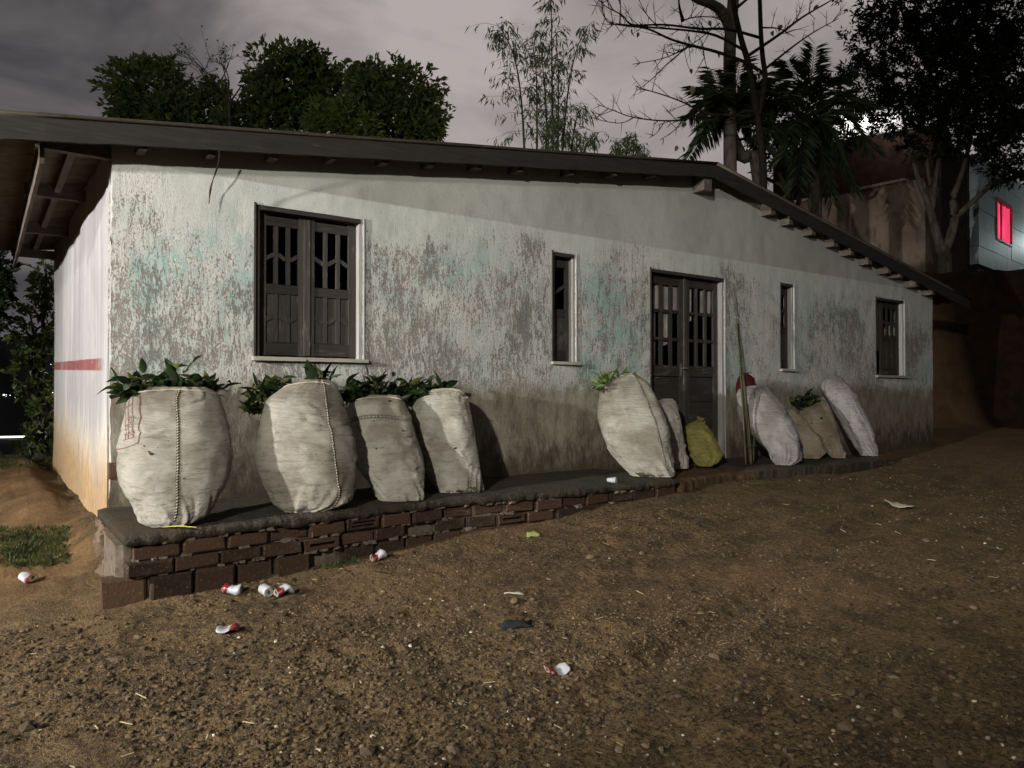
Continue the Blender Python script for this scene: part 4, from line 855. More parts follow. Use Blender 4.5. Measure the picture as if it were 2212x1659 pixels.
def on_ground(px, py, lift=.03):
    z = .25
    for _ in range(12): p = onZ(px, py, z); z = .5*z+.5*gz(p[0], p[1])
    p = onZ(px, py, z); p[2] = gz(p[0], p[1])+lift; return p
RT = np.array([math.cos(YAW), -math.sin(YAW), 0]); FW = np.array([math.sin(YAW), math.cos(YAW), 0])
can(on_ground(502, 1283), -RT*1.0+FW*.05, 'dented white can with red end lying against the brick kerb', .35, 1, 0)
can(on_ground(574, 1285), -FW*.75+RT*.55, 'white can lying with its round end towards the viewer', .1, 1, 1, M_can2)
can(on_ground(613, 1284), -RT*.75-FW*.75, 'crumpled red and white can, rightmost of the three by the kerb', .75, .8, 2)
can(on_ground(817, 1210), -RT*.72-FW*.55+np.array([0, 0, -.12]), 'dented can with gold lid below the kerb under the second sack', .45, 1, 3)
can(on_ground(60, 1258), RT*.75-FW*.35, 'white and red can lying alone on the earth at far left', .5, .9, 4)
can(on_ground(1203, 1455, .018), -RT*.8-FW*.3, 'flattened can lying alone in the middle of the foreground earth', .9, .45, 5)
can(on_ground(492, 1364, .016), RT*.9+FW*.15, 'flattened can lying on the earth below the brick kerb', .9, .42, 6)
# clear plastic cup on the slab
M_cup = Mat('cloudy_plastic', .25, .5); M_cup.col((.80, .82, .84)); M_cup.b.inputs['Transmission Weight'].default_value = .55; M_cup = M_cup.m
c = onZ(1322, 1037, PLAT+.028); root = empty('plastic_cup', c); root.rotation_euler = Vector(tuple(RT*.9-FW*.4)).to_track_quat('Z', 'X').to_euler(); tag(root, 'clear plastic cup lying on its side on the porch slab', 'cup')
v = []; seg = 20
for z, rad in ((-.045, .022), (-.04, .024), (0, .029), (.04, .034), (.042, .036), (.040, .0335), (0, .028), (-.04, .0232)):
    for k in range(seg): a = 2*math.pi*k/seg; v.append((rad*math.cos(a)*(.85+.1*math.sin(z*60)), rad*math.sin(a), z))
f = [(i*seg+k, i*seg+(k+1) % seg, (i+1)*seg+(k+1) % seg, (i+1)*seg+k) for i in range(7) for k in range(seg)]+[tuple(range(seg))[::-1]]
me = bpy.data.meshes.new('cup_wall'); me.from_pydata(v, [], f); me.materials.append(M_cup); o = bpy.data.objects.new('cup_wall', me); COL.objects.link(o); o.parent = root; me.polygons.foreach_set('use_smooth', [True]*len(f))
def scrap(name, px, py, sx, sy, hgt, mat, label, cat, seed, z=None, n=9, thick=.004):
    c = on_ground(px, py, 0) if z is None else onZ(px, py, z); v = []
    for lay_ in (0, 1):
        for j in range(n):
            for i in range(n):
                u, w_ = i/(n-1)-.5, j/(n-1)-.5; edge = 1+.25*float(vn(u*5+seed, w_*5))
                P = c+RT*u*sx*edge+FW*w_*sy*edge; base = gz(P[0], P[1]) if z is None else z
                P[2] = base+.004+hgt*(.5+.5*float(fbm(u*3+seed, w_*3, seed, 3)))*(1-.5*(abs(u)+abs(w_)))+thick*lay_; v.append(P)
    f = [(j*n+i, (j+1)*n+i, (j+1)*n+i+1, j*n+i+1) for j in range(n-1) for i in range(n-1)]; f += [tuple(q_+n*n for q_ in t[::-1]) for t in f]
    per = [i for i in range(n)]+[j*n+n-1 for j in range(1, n)]+[(n-1)*n+i for i in range(n-2, -1, -1)]+[j*n for j in range(n-2, 0, -1)]
    f += [(per[k], per[(k+1) % len(per)], per[(k+1) % len(per)]+n*n, per[k]+n*n) for k in range(len(per))]
    o = mesh(name, v, f, mat, None, True); tag(o, label, cat); return o
M_paper = simple('cream_cardboard', (.50, .44, .33), .9, .2, .2, 10); M_rag = simple('black_rag', (.018, .018, .020), .9, .2, .3, 14); M_white = simple('white_scrap', (.70, .70, .68), .7, .3, .1)
scrap('cardboard_scrap', 1943, 1096, .19, .17, .05, M_paper, 'crumpled cream cardboard scrap on the earth at far right', 'scrap', 3)
scrap('black_rag', 1115, 1350, .15, .10, .014, M_rag, 'flat black rag on the earth in the middle foreground', 'rag', 5)
scrap('fallen_leaf', 1152, 1157, .10, .07, .012, simple('lime_leaf', (.30, .34, .09), .6, .3), 'pale green leaf lying on the earth below the kerb', 'leaf', 7)
scrap('white_chip', 94, 1012, .06, .05, .01, M_white, 'small white chip on the heaped earth by the gable foot', 'chip', 9)
scrap('straw_stalk', 1110, 1284, .11, .016, .008, M_paper, 'short straw stalk on the earth right of the cans', 'straw', 11)
# green stalk lying on the slab
p = onZ(355, 1138, PLAT+.012); q_ = onZ(424, 1139, PLAT+.012); tag(MB().tube([p, (p+q_)/2+np.array([0, .004, .006]), q_], [.003, .004, .002], 5).build('grass_stalk', M_blade), 'thin yellow green stalk at the foot of the printed sack', 'stalk')

# loose stones, clods and straw on the earth
def stones(name, n, lo, hi, mat, seed, region, dens):
    r = np.random.default_rng(seed); ico = []; t = (1+5**.5)/2
    bv = np.array([(-1, t, 0), (1, t, 0), (-1, -t, 0), (1, -t, 0), (0, -1, t), (0, 1, t), (0, -1, -t), (0, 1, -t), (t, 0, -1), (t, 0, 1), (-t, 0, -1), (-t, 0, 1)])/1.9
    bf = np.array([(0,11,5),(0,5,1),(0,1,7),(0,7,10),(0,10,11),(1,5,9),(5,11,4),(11,10,2),(10,7,6),(7,1,8),(3,9,4),(3,4,2),(3,2,6),(3,6,8),(3,8,9),(4,9,5),(2,4,11),(6,2,10),(8,6,7),(9,8,1)])
    px = r.uniform(region[0], region[1], n*4); py = region[2]+(region[3]-region[2])*r.uniform(0, 1, n*4)**dens; P = np.array([onZ(a, b, .3) for a, b in zip(px, py)])
    keep = (P[:, 1] < np.interp(P[:, 0], _ex, _ey)-.02) | (P[:, 0] > 9.9); patch = fbm(P[:, 0]*1.1, P[:, 1]*1.1, seed, 3); keep &= (patch > r.uniform(-.45, .75, n*4)); P = P[keep][:n]; m_ = len(P)
    P[:, 2] = ground_z(P[:, 0], P[:, 1]); s_ = lo+(hi-lo)*r.random(m_)**3.2
    A = r.normal(size=(m_, 3)); ang = r.uniform(0, 6.28, m_); V = np.repeat(bv[None], m_, 0)*(1+.5*(r.random((m_, 12, 1))-.5)); V *= np.stack([np.ones(m_), r.uniform(.6, 1, m_), r.uniform(.4, .8, m_)], -1)[:, None]
    ca, sa = np.cos(ang)[:, None], np.sin(ang)[:, None]; V = np.stack([V[..., 0]*ca-V[..., 1]*sa, V[..., 0]*sa+V[..., 1]*ca, V[..., 2]], -1)*s_[:, None, None]+P[:, None]+np.array([0, 0, .15])*s_[:, None, None]
    F = (bf[None]+np.arange(m_)[:, None, None]*12).reshape(-1, 3); o = mesh(name, V.reshape(-1, 3), F, mat); o['kind'] = 'stuff'; return o
def stone_mat(name, a, b):
    m = Mat(name, .9, .2); g = N(m.nt, 'ShaderNodeNewGeometry'); m.col(m.mix(g.outputs['Random Per Island'], a, b)); return m.m
tag(stones('clods', 13000, .004, .019, stone_mat('earth_clod', (.024, .018, .011), (.115, .078, .043)), 11, (-40, 2250, 1010, 1690), 1.25), 'loose brown clods strewn over the earth road', 'clods')
tag(stones('gravel', 420, .003, .014, stone_mat('pale_pebble', (.24, .20, .14), (.52, .47, .36)), 12, (-40, 2250, 1010, 1690), 1.0), 'pale pebbles strewn over the earth road', 'gravel')
tag(stones('grit', 9000, .003, .013, stone_mat('dark_grit', (.03, .022, .013), (.16, .11, .062)), 23, (420, 2230, 1010, 1400), 1.0), 'fine dark grit over the middle of the earth road', 'grit')
tag(stones('stones', 130, .012, .040, stone_mat('brown_stone', (.05, .036, .022), (.16, .115, .07)), 17, (-40, 2250, 1040, 1680), 1.2), 'scattered larger brown stones on the earth road', 'stones')
mb = MB(); r = random.Random(31)
for k in range(110):
    p = onZ(r.uniform(0, 2212), 1010+640*r.random()**1.2, .3)
    if p[0] < 9.8 and p[1] > edge_y(p[0])-.03: continue
    a = r.uniform(0, 3.14); l = r.uniform(.008, .03); z0 = gz(p[0]-l*math.cos(a), p[1]-l*math.sin(a)); z1 = gz(p[0]+l*math.cos(a), p[1]+l*math.sin(a)); mb.bar((p[0]-l*math.cos(a), p[1]-l*math.sin(a), z0+.008), (p[0]+l*math.cos(a), p[1]+l*math.sin(a), z1+.010), .004, .003)
tag(mb.build('straw_bits', stone_mat('dry_straw', (.20, .15, .08), (.42, .35, .22))), 'short straw bits scattered over the earth', 'straw', kind='stuff')
# ------------------------------------------------------------------ vegetation
def leaf_cloud(name, base, dirs, lens, wid, mat, parent, seed=0, droop=.15):
    r = np.random.default_rng(seed); n = len(base); d = dirs/(np.linalg.norm(dirs, axis=1)[:, None]+1e-9); rv = r.normal(size=(n, 3)); sd = np.cross(d, rv); sd /= np.linalg.norm(sd, axis=1)[:, None]+1e-9; nn = np.cross(sd, d)
    l = lens[:, None]; w_ = (wid*lens)[:, None]; mid = base+d*l*.45+nn*l*.05
    V = np.stack([base, mid+sd*w_*.5+nn*w_*.18, base+d*l-np.array([0, 0, 1])*l*droop, mid-sd*w_*.5+nn*w_*.18], 1).reshape(-1, 3); i = np.arange(n)[:, None]*4
    F = np.concatenate([i+np.array([[0, 1, 2]]), i+np.array([[0, 2, 3]])], 0); o = mesh(name, V, F, mat, parent); return o
def basis(px, py, dist):
    c = atd(px, py, dist); f = c-CAM; f[2] = 0; f /= np.linalg.norm(f); return c, np.array([f[1], -f[0], 0]), f
def crown(blobs, n, lens, wid, mat, parent, seed, per=7, name='crown', rough=.34):
    r = np.random.default_rng(seed); tot = sum(b[2]*b[3] for b in blobs); B, D = [], []
    for px, py, rx, ry, dist in blobs:
        k = int(n*(rx*ry)/tot/per)+1; c, e1, e2 = basis(px, py, dist); sx, sy = rx/FPX*dist, ry/FPX*dist
        u = r.normal(size=(k, 3)); u /= np.linalg.norm(u, axis=1)[:, None]; rad = (.35+.65*r.random(k)**.45)*(1+rough*vn(u[:, 0]*2.2+seed, u[:, 1]*2.2, u[:, 2]*2.2)+rough*.6*vn(u[:, 0]*6, u[:, 1]*6, u[:, 2]*6+seed))
        C = c+e1*(u[:, :1]*sx*rad[:, None])+e2*(u[:, 1:2]*sx*.85*rad[:, None])+np.array([0, 0, 1])*(u[:, 2:]*sy*rad[:, None])
        out = e1*u[:, :1]+e2*u[:, 1:2]+np.array([0, 0, 1])*(u[:, 2:]*.8+.35)
        for _ in range(per): B.append(C+r.normal(size=C.shape)*lens*.22); D.append(out+r.normal(size=C.shape)*.75)
    B, D = np.concatenate(B), np.concatenate(D); return leaf_cloud(name, B, D, lens*(.6+.7*r.random(len(B))), wid, mat, parent, seed)
def limb(mb, p, q, r0, r1, seed, wig=.06, n=6, seg=7):
    r = random.Random(seed); p, q = np.array(p, float), np.array(q, float); l = np.linalg.norm(q-p); pts = [p+(q-p)*k/n+(np.array([r.gauss(0, 1), r.gauss(0, 1), r.gauss(0, .5)])*wig*l*(1 if 0 < k < n else 0)) for k in range(n+1)]
    mb.tube(smooth_path(pts, 2), np.linspace(r0, r1, 2*n+1), seg); return pts
def broadleaf(label, foot, dist, blobs, n, lens, mat, seed, wid=.42, group='dark trees behind the house roof', bark=None):
    fx, fy = foot; base = atd(fx, fy, dist); base[2] = gz(base[0], base[1])-.05; root = empty('broadleaf_tree', base); tag(root, label, 'tree', group)
    tm = MB(); bm_ = MB(); cs = [atd(b[0], b[1]+b[3]*.5, b[4]) for b in blobs]; fork = np.mean(cs, 0)*.55+base*.45; limb(tm, base, fork, .16, .10, seed, .03); tm.build('trunk', bark or M_bark, root, True)
    for k, c in enumerate(cs):
        m2 = MB(); limb(m2, fork, c, .08, .03, seed+k, .06); b = blobs[k]
        for j in range(4): limb(m2, c, atd(b[0]+random.uniform(-.6, .6)*b[2], b[1]+random.uniform(-.7, .3)*b[3], b[4]), .025, .008, seed*7+j, .08, 4, 5)
        m2.build('limb', bark or M_bark, root, True)
    crown([tuple(b) for b in blobs], n, lens, wid, mat, root, seed); return root
broadleaf('round dark tree above the roof, leftmost of the group', (330, 600), 22, [(325, 200, 82, 80, 22), (288, 245, 46, 66, 22), (372, 250, 50, 56, 21.5)], 5600, .24, M_leaft, 51)
broadleaf('low dark tree beside the twiggy bare tree above the roof', (470, 600), 22, [(455, 240, 46, 72, 22.5), (510, 270, 56, 46, 22)], 3200, .23, M_leaft, 52)
broadleaf('tallest dark tree above the middle of the left roof', (640, 600), 22.5, [(630, 190, 98, 82, 22.5), (590, 245, 62, 66, 22), (712, 215, 66, 70, 23), (655, 138, 48, 36, 22.5)], 8200, .24, M_leaft, 53)
broadleaf('dark rounded tree at the right end of the group above the roof', (850, 600), 21.5, [(862, 232, 94, 80, 21.5), (800, 200, 58, 56, 21.8), (908, 266, 52, 50, 21.2), (775, 178, 22, 30, 22)], 7200, .23, M_leaft, 54)
broadleaf('low lighter green bush just above the roof line', (720, 600), 20, [(695, 262, 34, 42, 20), (745, 255, 40, 44, 20), (780, 285, 40, 30, 20)], 2200, .19, M_leafb, 55, .38)
# left of the house: shrubby tree at the edge of the slope
broadleaf('shrubby tree on the slope edge left of the lit gable', (85, 985), 11.6, [(98, 600, 26, 62, 11.9), (75, 700, 50, 58, 11.8), (95, 640, 30, 60, 11.9), (80, 790, 48, 70, 11.7), (95, 900, 34, 60, 11.5), (70, 950, 34, 32, 11.4)], 1900, .105, M_leaft, 56, .5, 'trees and shrubs round the yard')
broadleaf('dark overhanging tree at the far left edge under the eave', (-60, 985), 10.5, [(-5, 590, 36, 48, 10.5), (0, 690, 20, 28, 10.6), (-60, 620, 60, 80, 10.6)], 900, .15, M_leafd, 57, .5, 'trees and shrubs round the yard')

# twiggy, nearly bare tree above the roof
def twig_tree(mb, p, d, l, r0, depth, rnd, tips):
    d = d/np.linalg.norm(d); q_ = p+d*l; mid = (p+q_)/2+np.array([rnd.gauss(0, 1), rnd.gauss(0, 1), rnd.gauss(0, 1)])*l*.05; mb.tube([p, mid, q_], [r0, r0*.85, r0*.68], 5, False)
    if depth == 0: tips.append(q_); return
    for k in range(rnd.choice([2, 2, 3])):
        nd = d+np.array([rnd.gauss(0, .48), rnd.gauss(0, .48), rnd.gauss(.05, .32)]); twig_tree(mb, q_, nd, l*rnd.uniform(.62, .88), r0*.64, depth-1, rnd, tips)
base = atd(500, 600, 21); base[2] = gz(base[0], base[1]); root = empty('bare_tree', base); tag(root, 'slender twiggy tree with few leaves rising above the dark crowns', 'tree', 'trees and shrubs round the yard')
MB().tube([base, atd(497, 300, 21), atd(495, 220, 21)], [.09, .06, .045], 7).build('trunk', M_bark, root, True)
mb = MB(); tips = []; rnd = random.Random(12); top = atd(495, 222, 21)
for d in ((0, 0, 1), (-.55, .2, .85), (.5, -.3, .85), (-.8, 0, .45), (.75, .2, .4)): twig_tree(mb, top, np.array(d, float), .56, .030, 5, rnd, tips)
mb.build('twigs', M_bark, root); T = np.array(tips); T = T[np.random.default_rng(3).random(len(T)) < .45]; leaf_cloud('leaves', T, np.random.default_rng(4).normal(size=T.shape)+np.array([0, 0, -.2]), np.full(len(T), .10), .55, M_leaft, root, 5)

# bamboo: thin culms with drooping tufts
def bamboo(label, culms, dist, seed, dens=1.0):
    c0 = atd(culms[0][0][0][0], culms[0][0][0][1], dist); c0[2] = gz(c0[0], c0[1]); root = empty('bamboo_clump', c0); tag(root, label, 'bamboo', 'bamboo behind the roof'); r = np.random.default_rng(seed); B, D, Ls = [], [], []; tw = MB()
    for pts, reach in culms:
        dd = dist+r.uniform(-.9, .9); P = smooth_path([atd(x, y, dd) for x, y in pts], 6); foot = P[0].copy(); foot[2] = gz(foot[0], foot[1]); MB().tube(np.vstack([foot[None], P]), np.concatenate([[.034], np.linspace(.028, .006, len(P))]), 6).build('culm', M_culm, root, True)
        for i in range(3, len(P)):
            for k in range(int(1.6*dens)+1):
                a = r.uniform(0, 6.28); t = i/len(P); ln = reach/FPX*dd*(1.05-.55*t)*r.uniform(.35, 1.1); side = np.array([math.cos(a), math.sin(a), .32]); b = P[i]+(P[i-1]-P[i])*r.random(); tip = b+side*ln*np.array([1, 1, .55]); bend = tip-np.array([0, 0, .18*ln]); tw.tube([b, (b+tip)/2+np.array([0, 0, .03*ln]), bend], [.005, .004, .002], 4, False)
                for s_ in np.linspace(.35, 1, int(3+ln*3)):
                    p = b+(bend-b)*s_
                    for _ in range(int(r.integers(1, 4))): B.append(p+r.normal(size=3)*.03); D.append(np.array([r.normal()*.5, r.normal()*.5, -1.0+.35*r.normal()])+side*.3); Ls.append(r.uniform(.12, .26))
    tw.build('side_twigs', M_culm, root)['kind'] = 'stuff'; leaf_cloud('foliage', np.array(B), np.array(D), np.array(Ls), .17, M_bamboo, root, seed, .05)
bamboo('single arching bamboo culm at the left of the tall clump', [([(1133, 330), (1128, 240), (1117, 150), (1098, 90), (1072, 50)], 105)], 17, 61, 1.3)
bamboo('tall feathery bamboo clump above the middle of the roof', [([(1160, 330), (1160, 240), (1158, 150), (1148, 70)], 60), ([(1195, 330), (1193, 220), (1192, 110), (1190, 10), (1184, -40)], 62), ([(1180, 330), (1180, 240), (1172, 140), (1165, 60)], 55), ([(1215, 330), (1222, 240), (1235, 150), (1252, 90), (1275, 50)], 60), ([(1205, 330), (1206, 260), (1206, 160), (1200, 60)], 58), ([(1235, 330), (1240, 280), (1255, 220)], 70), ([(1215, 330), (1215, 290), (1225, 250)], 75), ([(1260, 335), (1270, 310), (1290, 285)], 55)], 17.5, 62, 1.2)
bamboo('small bamboo sprig low above the roof, right of the clump', [([(1352, 345), (1356, 315), (1364, 285)], 45), ([(1340, 345), (1338, 325), (1330, 300)], 30), ([(1370, 345), (1374, 330), (1385, 310)], 30)], 17.5, 63, 1.0)

# leafless spreading tree in front of the palm, with its long traced branches
def Zp(zx, zy): return (1261.8+zx*.248, zy*.248)
root_p = atd(1650, 420, 15.5); root_p[2] = gz(root_p[0], root_p[1]); bt = empty('bare_tree', root_p); tag(bt, 'dark leafless tree spreading long bare branches over the roof ridge', 'tree', 'trees and shrubs round the yard'); rnd = random.Random(77)
def traced(pts, d0, d1, r0, r1, name, mat, parent, twigs=0, tl=.3):
    P = smooth_path([atd(*Zp(*p), d0+(d1-d0)*k/(len(pts)-1)) for k, p in enumerate(pts)], 4); mb = MB().tube(P, np.linspace(r0, r1, len(P)), 7)
    for k in range(twigs):
        i = rnd.randrange(2, len(P)-1); t = P[i]-P[i-1]; t /= np.linalg.norm(t); side = np.cross(t, np.array([rnd.gauss(0, .3), rnd.gauss(0, .3), 1])); up = np.array([0, 0, rnd.choice([1, 1, .4, -1])]); d = t*rnd.uniform(.2, 1)+up*rnd.uniform(.3, 1)+FW*rnd.gauss(0, .5)+RT*rnd.gauss(0, .3); l = tl*rnd.uniform(.15, 1); d /= np.linalg.norm(d); q_ = P[i]+d*l; mb.tube([P[i], (P[i]+q_)/2+np.array([rnd.gauss(0, .03)]*3)*l, q_], [.009, .006, .003], 4, False)
        if l > tl*.5:
            for _ in range(2): d2 = d+np.array([rnd.gauss(0, .6), rnd.gauss(0, .6), rnd.gauss(0, .6)]); mb.tube([(P[i]+q_)/2, (P[i]+q_)/2+d2*l*.35], [.005, .002], 4, False)
    mb.build(name, mat, parent, True); return P
S_a = traced([(1560, 1700), (1555, 1400), (1500, 950), (1430, 560), (1370, 350), (1310, 80), (1290, -120)], 15.5, 15.2, .085, .045, 'trunk', M_barkd, bt)
MB().tube([root_p, S_a[0]], [.12, .085], 8).build('trunk_foot', M_barkd, bt, True)
traced([(1520, 1000), (1575, 700), (1555, 500), (1540, 300), (1530, 0), (1525, -120)], 15.4, 15.8, .06, .04, 'trunk', M_barkd, bt)
for pts, r0, tw in (([(1520, 610), (1400, 540), (1150, 450), (950, 400), (750, 340), (550, 250), (330, 220), (200, 185), (150, 60)], .040, 16), ([(1400, 440), (1150, 310), (900, 265), (600, 240), (300, 210), (230, 215)], .032, 16),
    ([(1540, 330), (1250, 255), (1000, 250), (700, 215), (420, 215), (330, 130), (180, 50), (90, -60)], .032, 18), ([(1480, 1010), (1150, 1000), (1000, 960), (860, 890), (700, 830), (500, 770), (445, 750)], .028, 12), ([(1200, 1000), (1000, 1005), (850, 1045), (650, 1050), (420, 1020), (250, 960), (110, 905)], .024, 14),
    ([(940, 400), (890, 420), (720, 560), (600, 680), (460, 790)], .016, 9), ([(890, 425), (680, 510), (420, 560)], .012, 7), ([(860, 1050), (780, 1140), (660, 1220)], .010, 3), ([(700, 1060), (640, 1150), (570, 1200)], .009, 3), ([(420, 1030), (330, 1070), (200, 1060), (20, 1010)], .010, 3),
    ([(1420, 490), (1700, 300), (1900, 150), (2140, 10), (2300, -90)], .036, 12), ([(1590, 590), (1800, 420), (2000, 280), (2220, 160)], .026, 8), ([(1560, 240), (1700, 250), (1830, 320)], .018, 4), ([(1340, 60), (1450, -30), (1560, -120)], .03, 4), ([(860, 180), (830, 60), (820, -60)], .040, 3), ([(860, 180), (960, 150), (1120, 150), (1230, 200)], .016, 6), ([(1180, 200), (960, 370), (780, 470)], .012, 6), ([(310, 215), (318, 80), (310, -60)], .016, 3), ([(640, 230), (540, 120), (460, -40)], .012, 4), ([(870, 430), (900, 560), (940, 640)], .006, 0), ([(1040, 440), (1060, 560), (1110, 690)], .009, 4)):
    traced(pts, 15.3, 15.3-rnd.uniform(-1.2, 1.6), r0, .006, 'branch', M_barkd, bt, tw+int(tw*.6), .55)
lf = [leaf_mesh('leaf', .14, .10, c, M_yleaf) for c in (.2, .5)]
for zx, zy in ((810, 1290), (860, 1300), (880, 1080), (945, 770), (915, 335), (925, 620), (470, 300), (420, 270), (1045, 120), (1080, 205), (910, 410), (1155, 465), (1640, 290), (1720, 235), (2030, 60), (685, 1225), (1360, 555)): place_leaf(rnd.choice(lf), atd(*Zp(zx, zy-20), 15.1), (rnd.gauss(0, .4), rnd.gauss(0, .4), -1), rnd.uniform(-2, 2), rnd.uniform(.7, 1.2), bt)

# pale-barked tree behind it
p0 = atd(1577, 420, 17); p0[2] = gz(p0[0], p0[1]); pt_ = empty('pale_bark_tree', p0); tag(pt_, 'thick pale peeling trunk rising out of the top of the picture', 'tree', 'trees and shrubs round the yard')
MB().tube(smooth_path([p0, atd(1577, 300, 17), atd(1577, 248, 17), atd(1576, 124, 17), atd(1579, 60, 17), atd(1584, 0, 17), atd(1590, -90, 17)], 4), np.linspace(.155, .125, 25), 12).build('trunk', M_barkp, pt_, True)
MB().tube(smooth_path([atd(1578, 62, 17), atd(1560, 26, 16.8), atd(1535, 8, 16.6), atd(1500, -6, 16.4), atd(1460, -50, 16.2)], 4), np.linspace(.13, .08, 17), 10).build('limb', M_barkp, pt_, True)

# palms
def palm(label, foot, centre, dist, fronds, seed, trunk=True):
    r = np.random.default_rng(seed); c = atd(*centre, dist); b = atd(*foot, dist); b[2] = gz(b[0], b[1]); root = empty('palm_tree', b); tag(root, label, 'palm', 'palms behind the house')
    MB().tube(smooth_path([b, atd(foot[0], foot[1], dist), (atd(*foot, dist)+c)/2+RT*(-.08), c], 5), np.linspace(.17, .13, 16), 10).build('trunk', M_bark, root, True)
    for k, (tx, ty, sag) in enumerate(fronds):
        t = atd(tx, ty, dist+r.uniform(-1.6, 1.2)); mid = (c+t)/2+np.array([0, 0, sag]); P = smooth_path([c, (c+mid)/2+np.array([0, 0, sag*.3]), mid, (mid+t)/2+np.array([0, 0, -.05*sag]), t], 6); mb = MB().tube(P, np.linspace(.022, .004, len(P)), 5); B, D, Ls = [], [], []
        for i in range(2, len(P)):
            tg = P[i]-P[i-1]; tg /= np.linalg.norm(tg); sd = np.cross(tg, [0, 0, 1]); sd /= np.linalg.norm(sd)+1e-9; u = i/len(P)
            for s_ in (-1, 1):
                for w_ in range(3): B.append(P[i-1]+(P[i]-P[i-1])*(w_/3)); D.append(sd*s_*.85+tg*.75+np.array([0, 0, -.30+.15*r.normal()])); Ls.append((.62-.32*abs(u-.4))*r.uniform(.85, 1.1))
        fr = mb.build('frond', M_palm, root, True); leaf_cloud('leaflets', np.array(B), np.array(D), np.array(Ls), .085, M_palm, fr, seed+k, .12)
palm('leaning palm behind the roof ridge with arching fronds', (1640, 390), (1578, 285), 17.3, [(1484, 342, .55), (1490, 250, .5), (1505, 190, .45), (1540, 150, .25), (1600, 130, .2), (1650, 160, .3), (1690, 215, .4), (1700, 290, .5), (1520, 300, .35), (1555, 200, .3), (1660, 330, .5), (1620, 200, .3)], 71)
palm('dark palm with hanging fronds over the brown hillside wall', (1760, 430), (1745, 270), 18.2, [(1640, 260, .5), (1660, 200, .5), (1700, 130, .4), (1760, 100, .2), (1830, 150, .4), (1880, 230, .5), (1895, 330, .6), (1850, 410, .6), (1800, 440, .5), (1720, 400, .4), (1690, 340, .4)], 72)
broadleaf('dark undergrowth thicket between the two palms behind the ridge', (1690, 430), 19, [(1690, 330, 60, 60, 19.5), (1740, 240, 70, 60, 20), (1640, 280, 40, 50, 19.5), (1800, 300, 50, 40, 20)], 2600, .2, M_leafd, 83, .3, 'trees and shrubs round the yard')
# dense dark tree on the right, standing on the terrace
f0 = atd(2040, 590, 21); f0[2] = gz(f0[0], f0[1]); rt = empty('broadleaf_tree', f0); tag(rt, 'dense dark feathery tree with forked pale trunk at the right edge', 'tree', 'trees and shrubs round the yard')
MB().tube(smooth_path([f0-np.array([0, 0, .2]), atd(2040, 587, 21), atd(2039, 549, 21), atd(2032, 531, 21)], 4), np.linspace(.20, .165, 13), 10).build('trunk', M_barkp, rt, True)
for pts, r0, r1 in (([(2032, 535), (2019, 491), (2011, 458), (1998, 425), (1984, 389), (1970, 330), (1950, 250)], .13, .04), ([(2011, 460), (2017, 425), (2021, 387), (2030, 330), (2040, 240)], .09, .04), ([(2036, 540), (2047, 528), (2059, 491), (2062, 463), (2059, 425), (2069, 400), (2090, 330), (2110, 200)], .15, .05), ([(2062, 470), (2072, 462), (2105, 432), (2138, 404), (2171, 392), (2230, 370)], .09, .05), ([(2010, 400), (1990, 300), (1930, 200), (1880, 120)], .06, .02), ([(2040, 260), (2010, 160), (1960, 60), (1930, -40)], .06, .02)):
    MB().tube(smooth_path([atd(*p, 21) for p in pts], 4), np.linspace(r0, r1, 4*(len(pts)-1)+1), 8).build('limb', M_barkp, rt, True)
crown([(1990, 170, 100, 80, 21), (2090, 90, 120, 110, 21.5), (2190, 180, 110, 130, 21), (1900, 90, 70, 80, 21.3), (1965, 20, 130, 70, 21), (2110, 270, 110, 80, 20.5), (2200, 330, 80, 60, 20.5), (2010, 300, 70, 46, 20.8), (1860, 190, 66, 60, 21), (1930, 250, 66, 44, 20.6), (2060, 180, 110, 90, 20.3), (2170, 60, 120, 110, 20.5), (2040, 20, 110, 80, 20.2), (2150, 250, 90, 80, 20.0), (2190, 375, 60, 34, 20)], 37000, .19, .28, M_leafd, rt, 81, 9, rough=.35)
# rosette plant at the foot of the wall
p = atd(1985, 565, 20.5); p[2] = gz(p[0], p[1]); root = empty('agave_plant', p); tag(root, 'spiky rosette plant on the terrace left of the forked trunk', 'plant')
me = leaf_mesh('leaf', .75, .12, .12, M_palm)
for k in range(13): a = k*2.4; place_leaf(me, p, (math.cos(a)*.6, math.sin(a)*.6, .5+.5*(k % 3)), 0, .75+.25*(k % 2), root)

# grass at the left heap, kerb weeds, verge on the right
def grass(name, pts, h, mat, label, seed):
    r = np.random.default_rng(seed); B = np.array(pts); n = len(B); D = r.normal(size=(n, 3))*.55+np.array([0, 0, .8]); o = leaf_cloud(name, B, D, h*(.5+.8*r.random(n)), .14, mat, None, seed, .25); tag(o, label, 'grass', kind='stuff')
r = np.random.default_rng(5)
def ground_pts(x0, x1, y0, y1, n, thr=-.1):
    dv = np.array([ray(a, b) for a, b in zip(r.uniform(x0, x1, n), r.uniform(y0, y1, n))]); z = np.full(n, .25)
    for _ in range(12): P = CAM+dv*((z-CAM[2])/dv[:, 2])[:, None]; z = .5*z+.5*ground_z(P[:, 0], P[:, 1])
    P[:, 2] = ground_z(P[:, 0], P[:, 1]); return P[vn(P[:, 0]*4, P[:, 1]*4, 2)+.5*vn(P[:, 0]*13, P[:, 1]*13, 5) > thr+r.uniform(-.5, .6, n)]
M_grass = make_leaf('grass_blade', (.025, .042, .010), (.07, .09, .024), None, .6)
grass('grass_patch', ground_pts(-20, 150, 1140, 1225, 4200, -.3), .055, M_grass, 'green grass patch on the heaped earth at far left', 91)
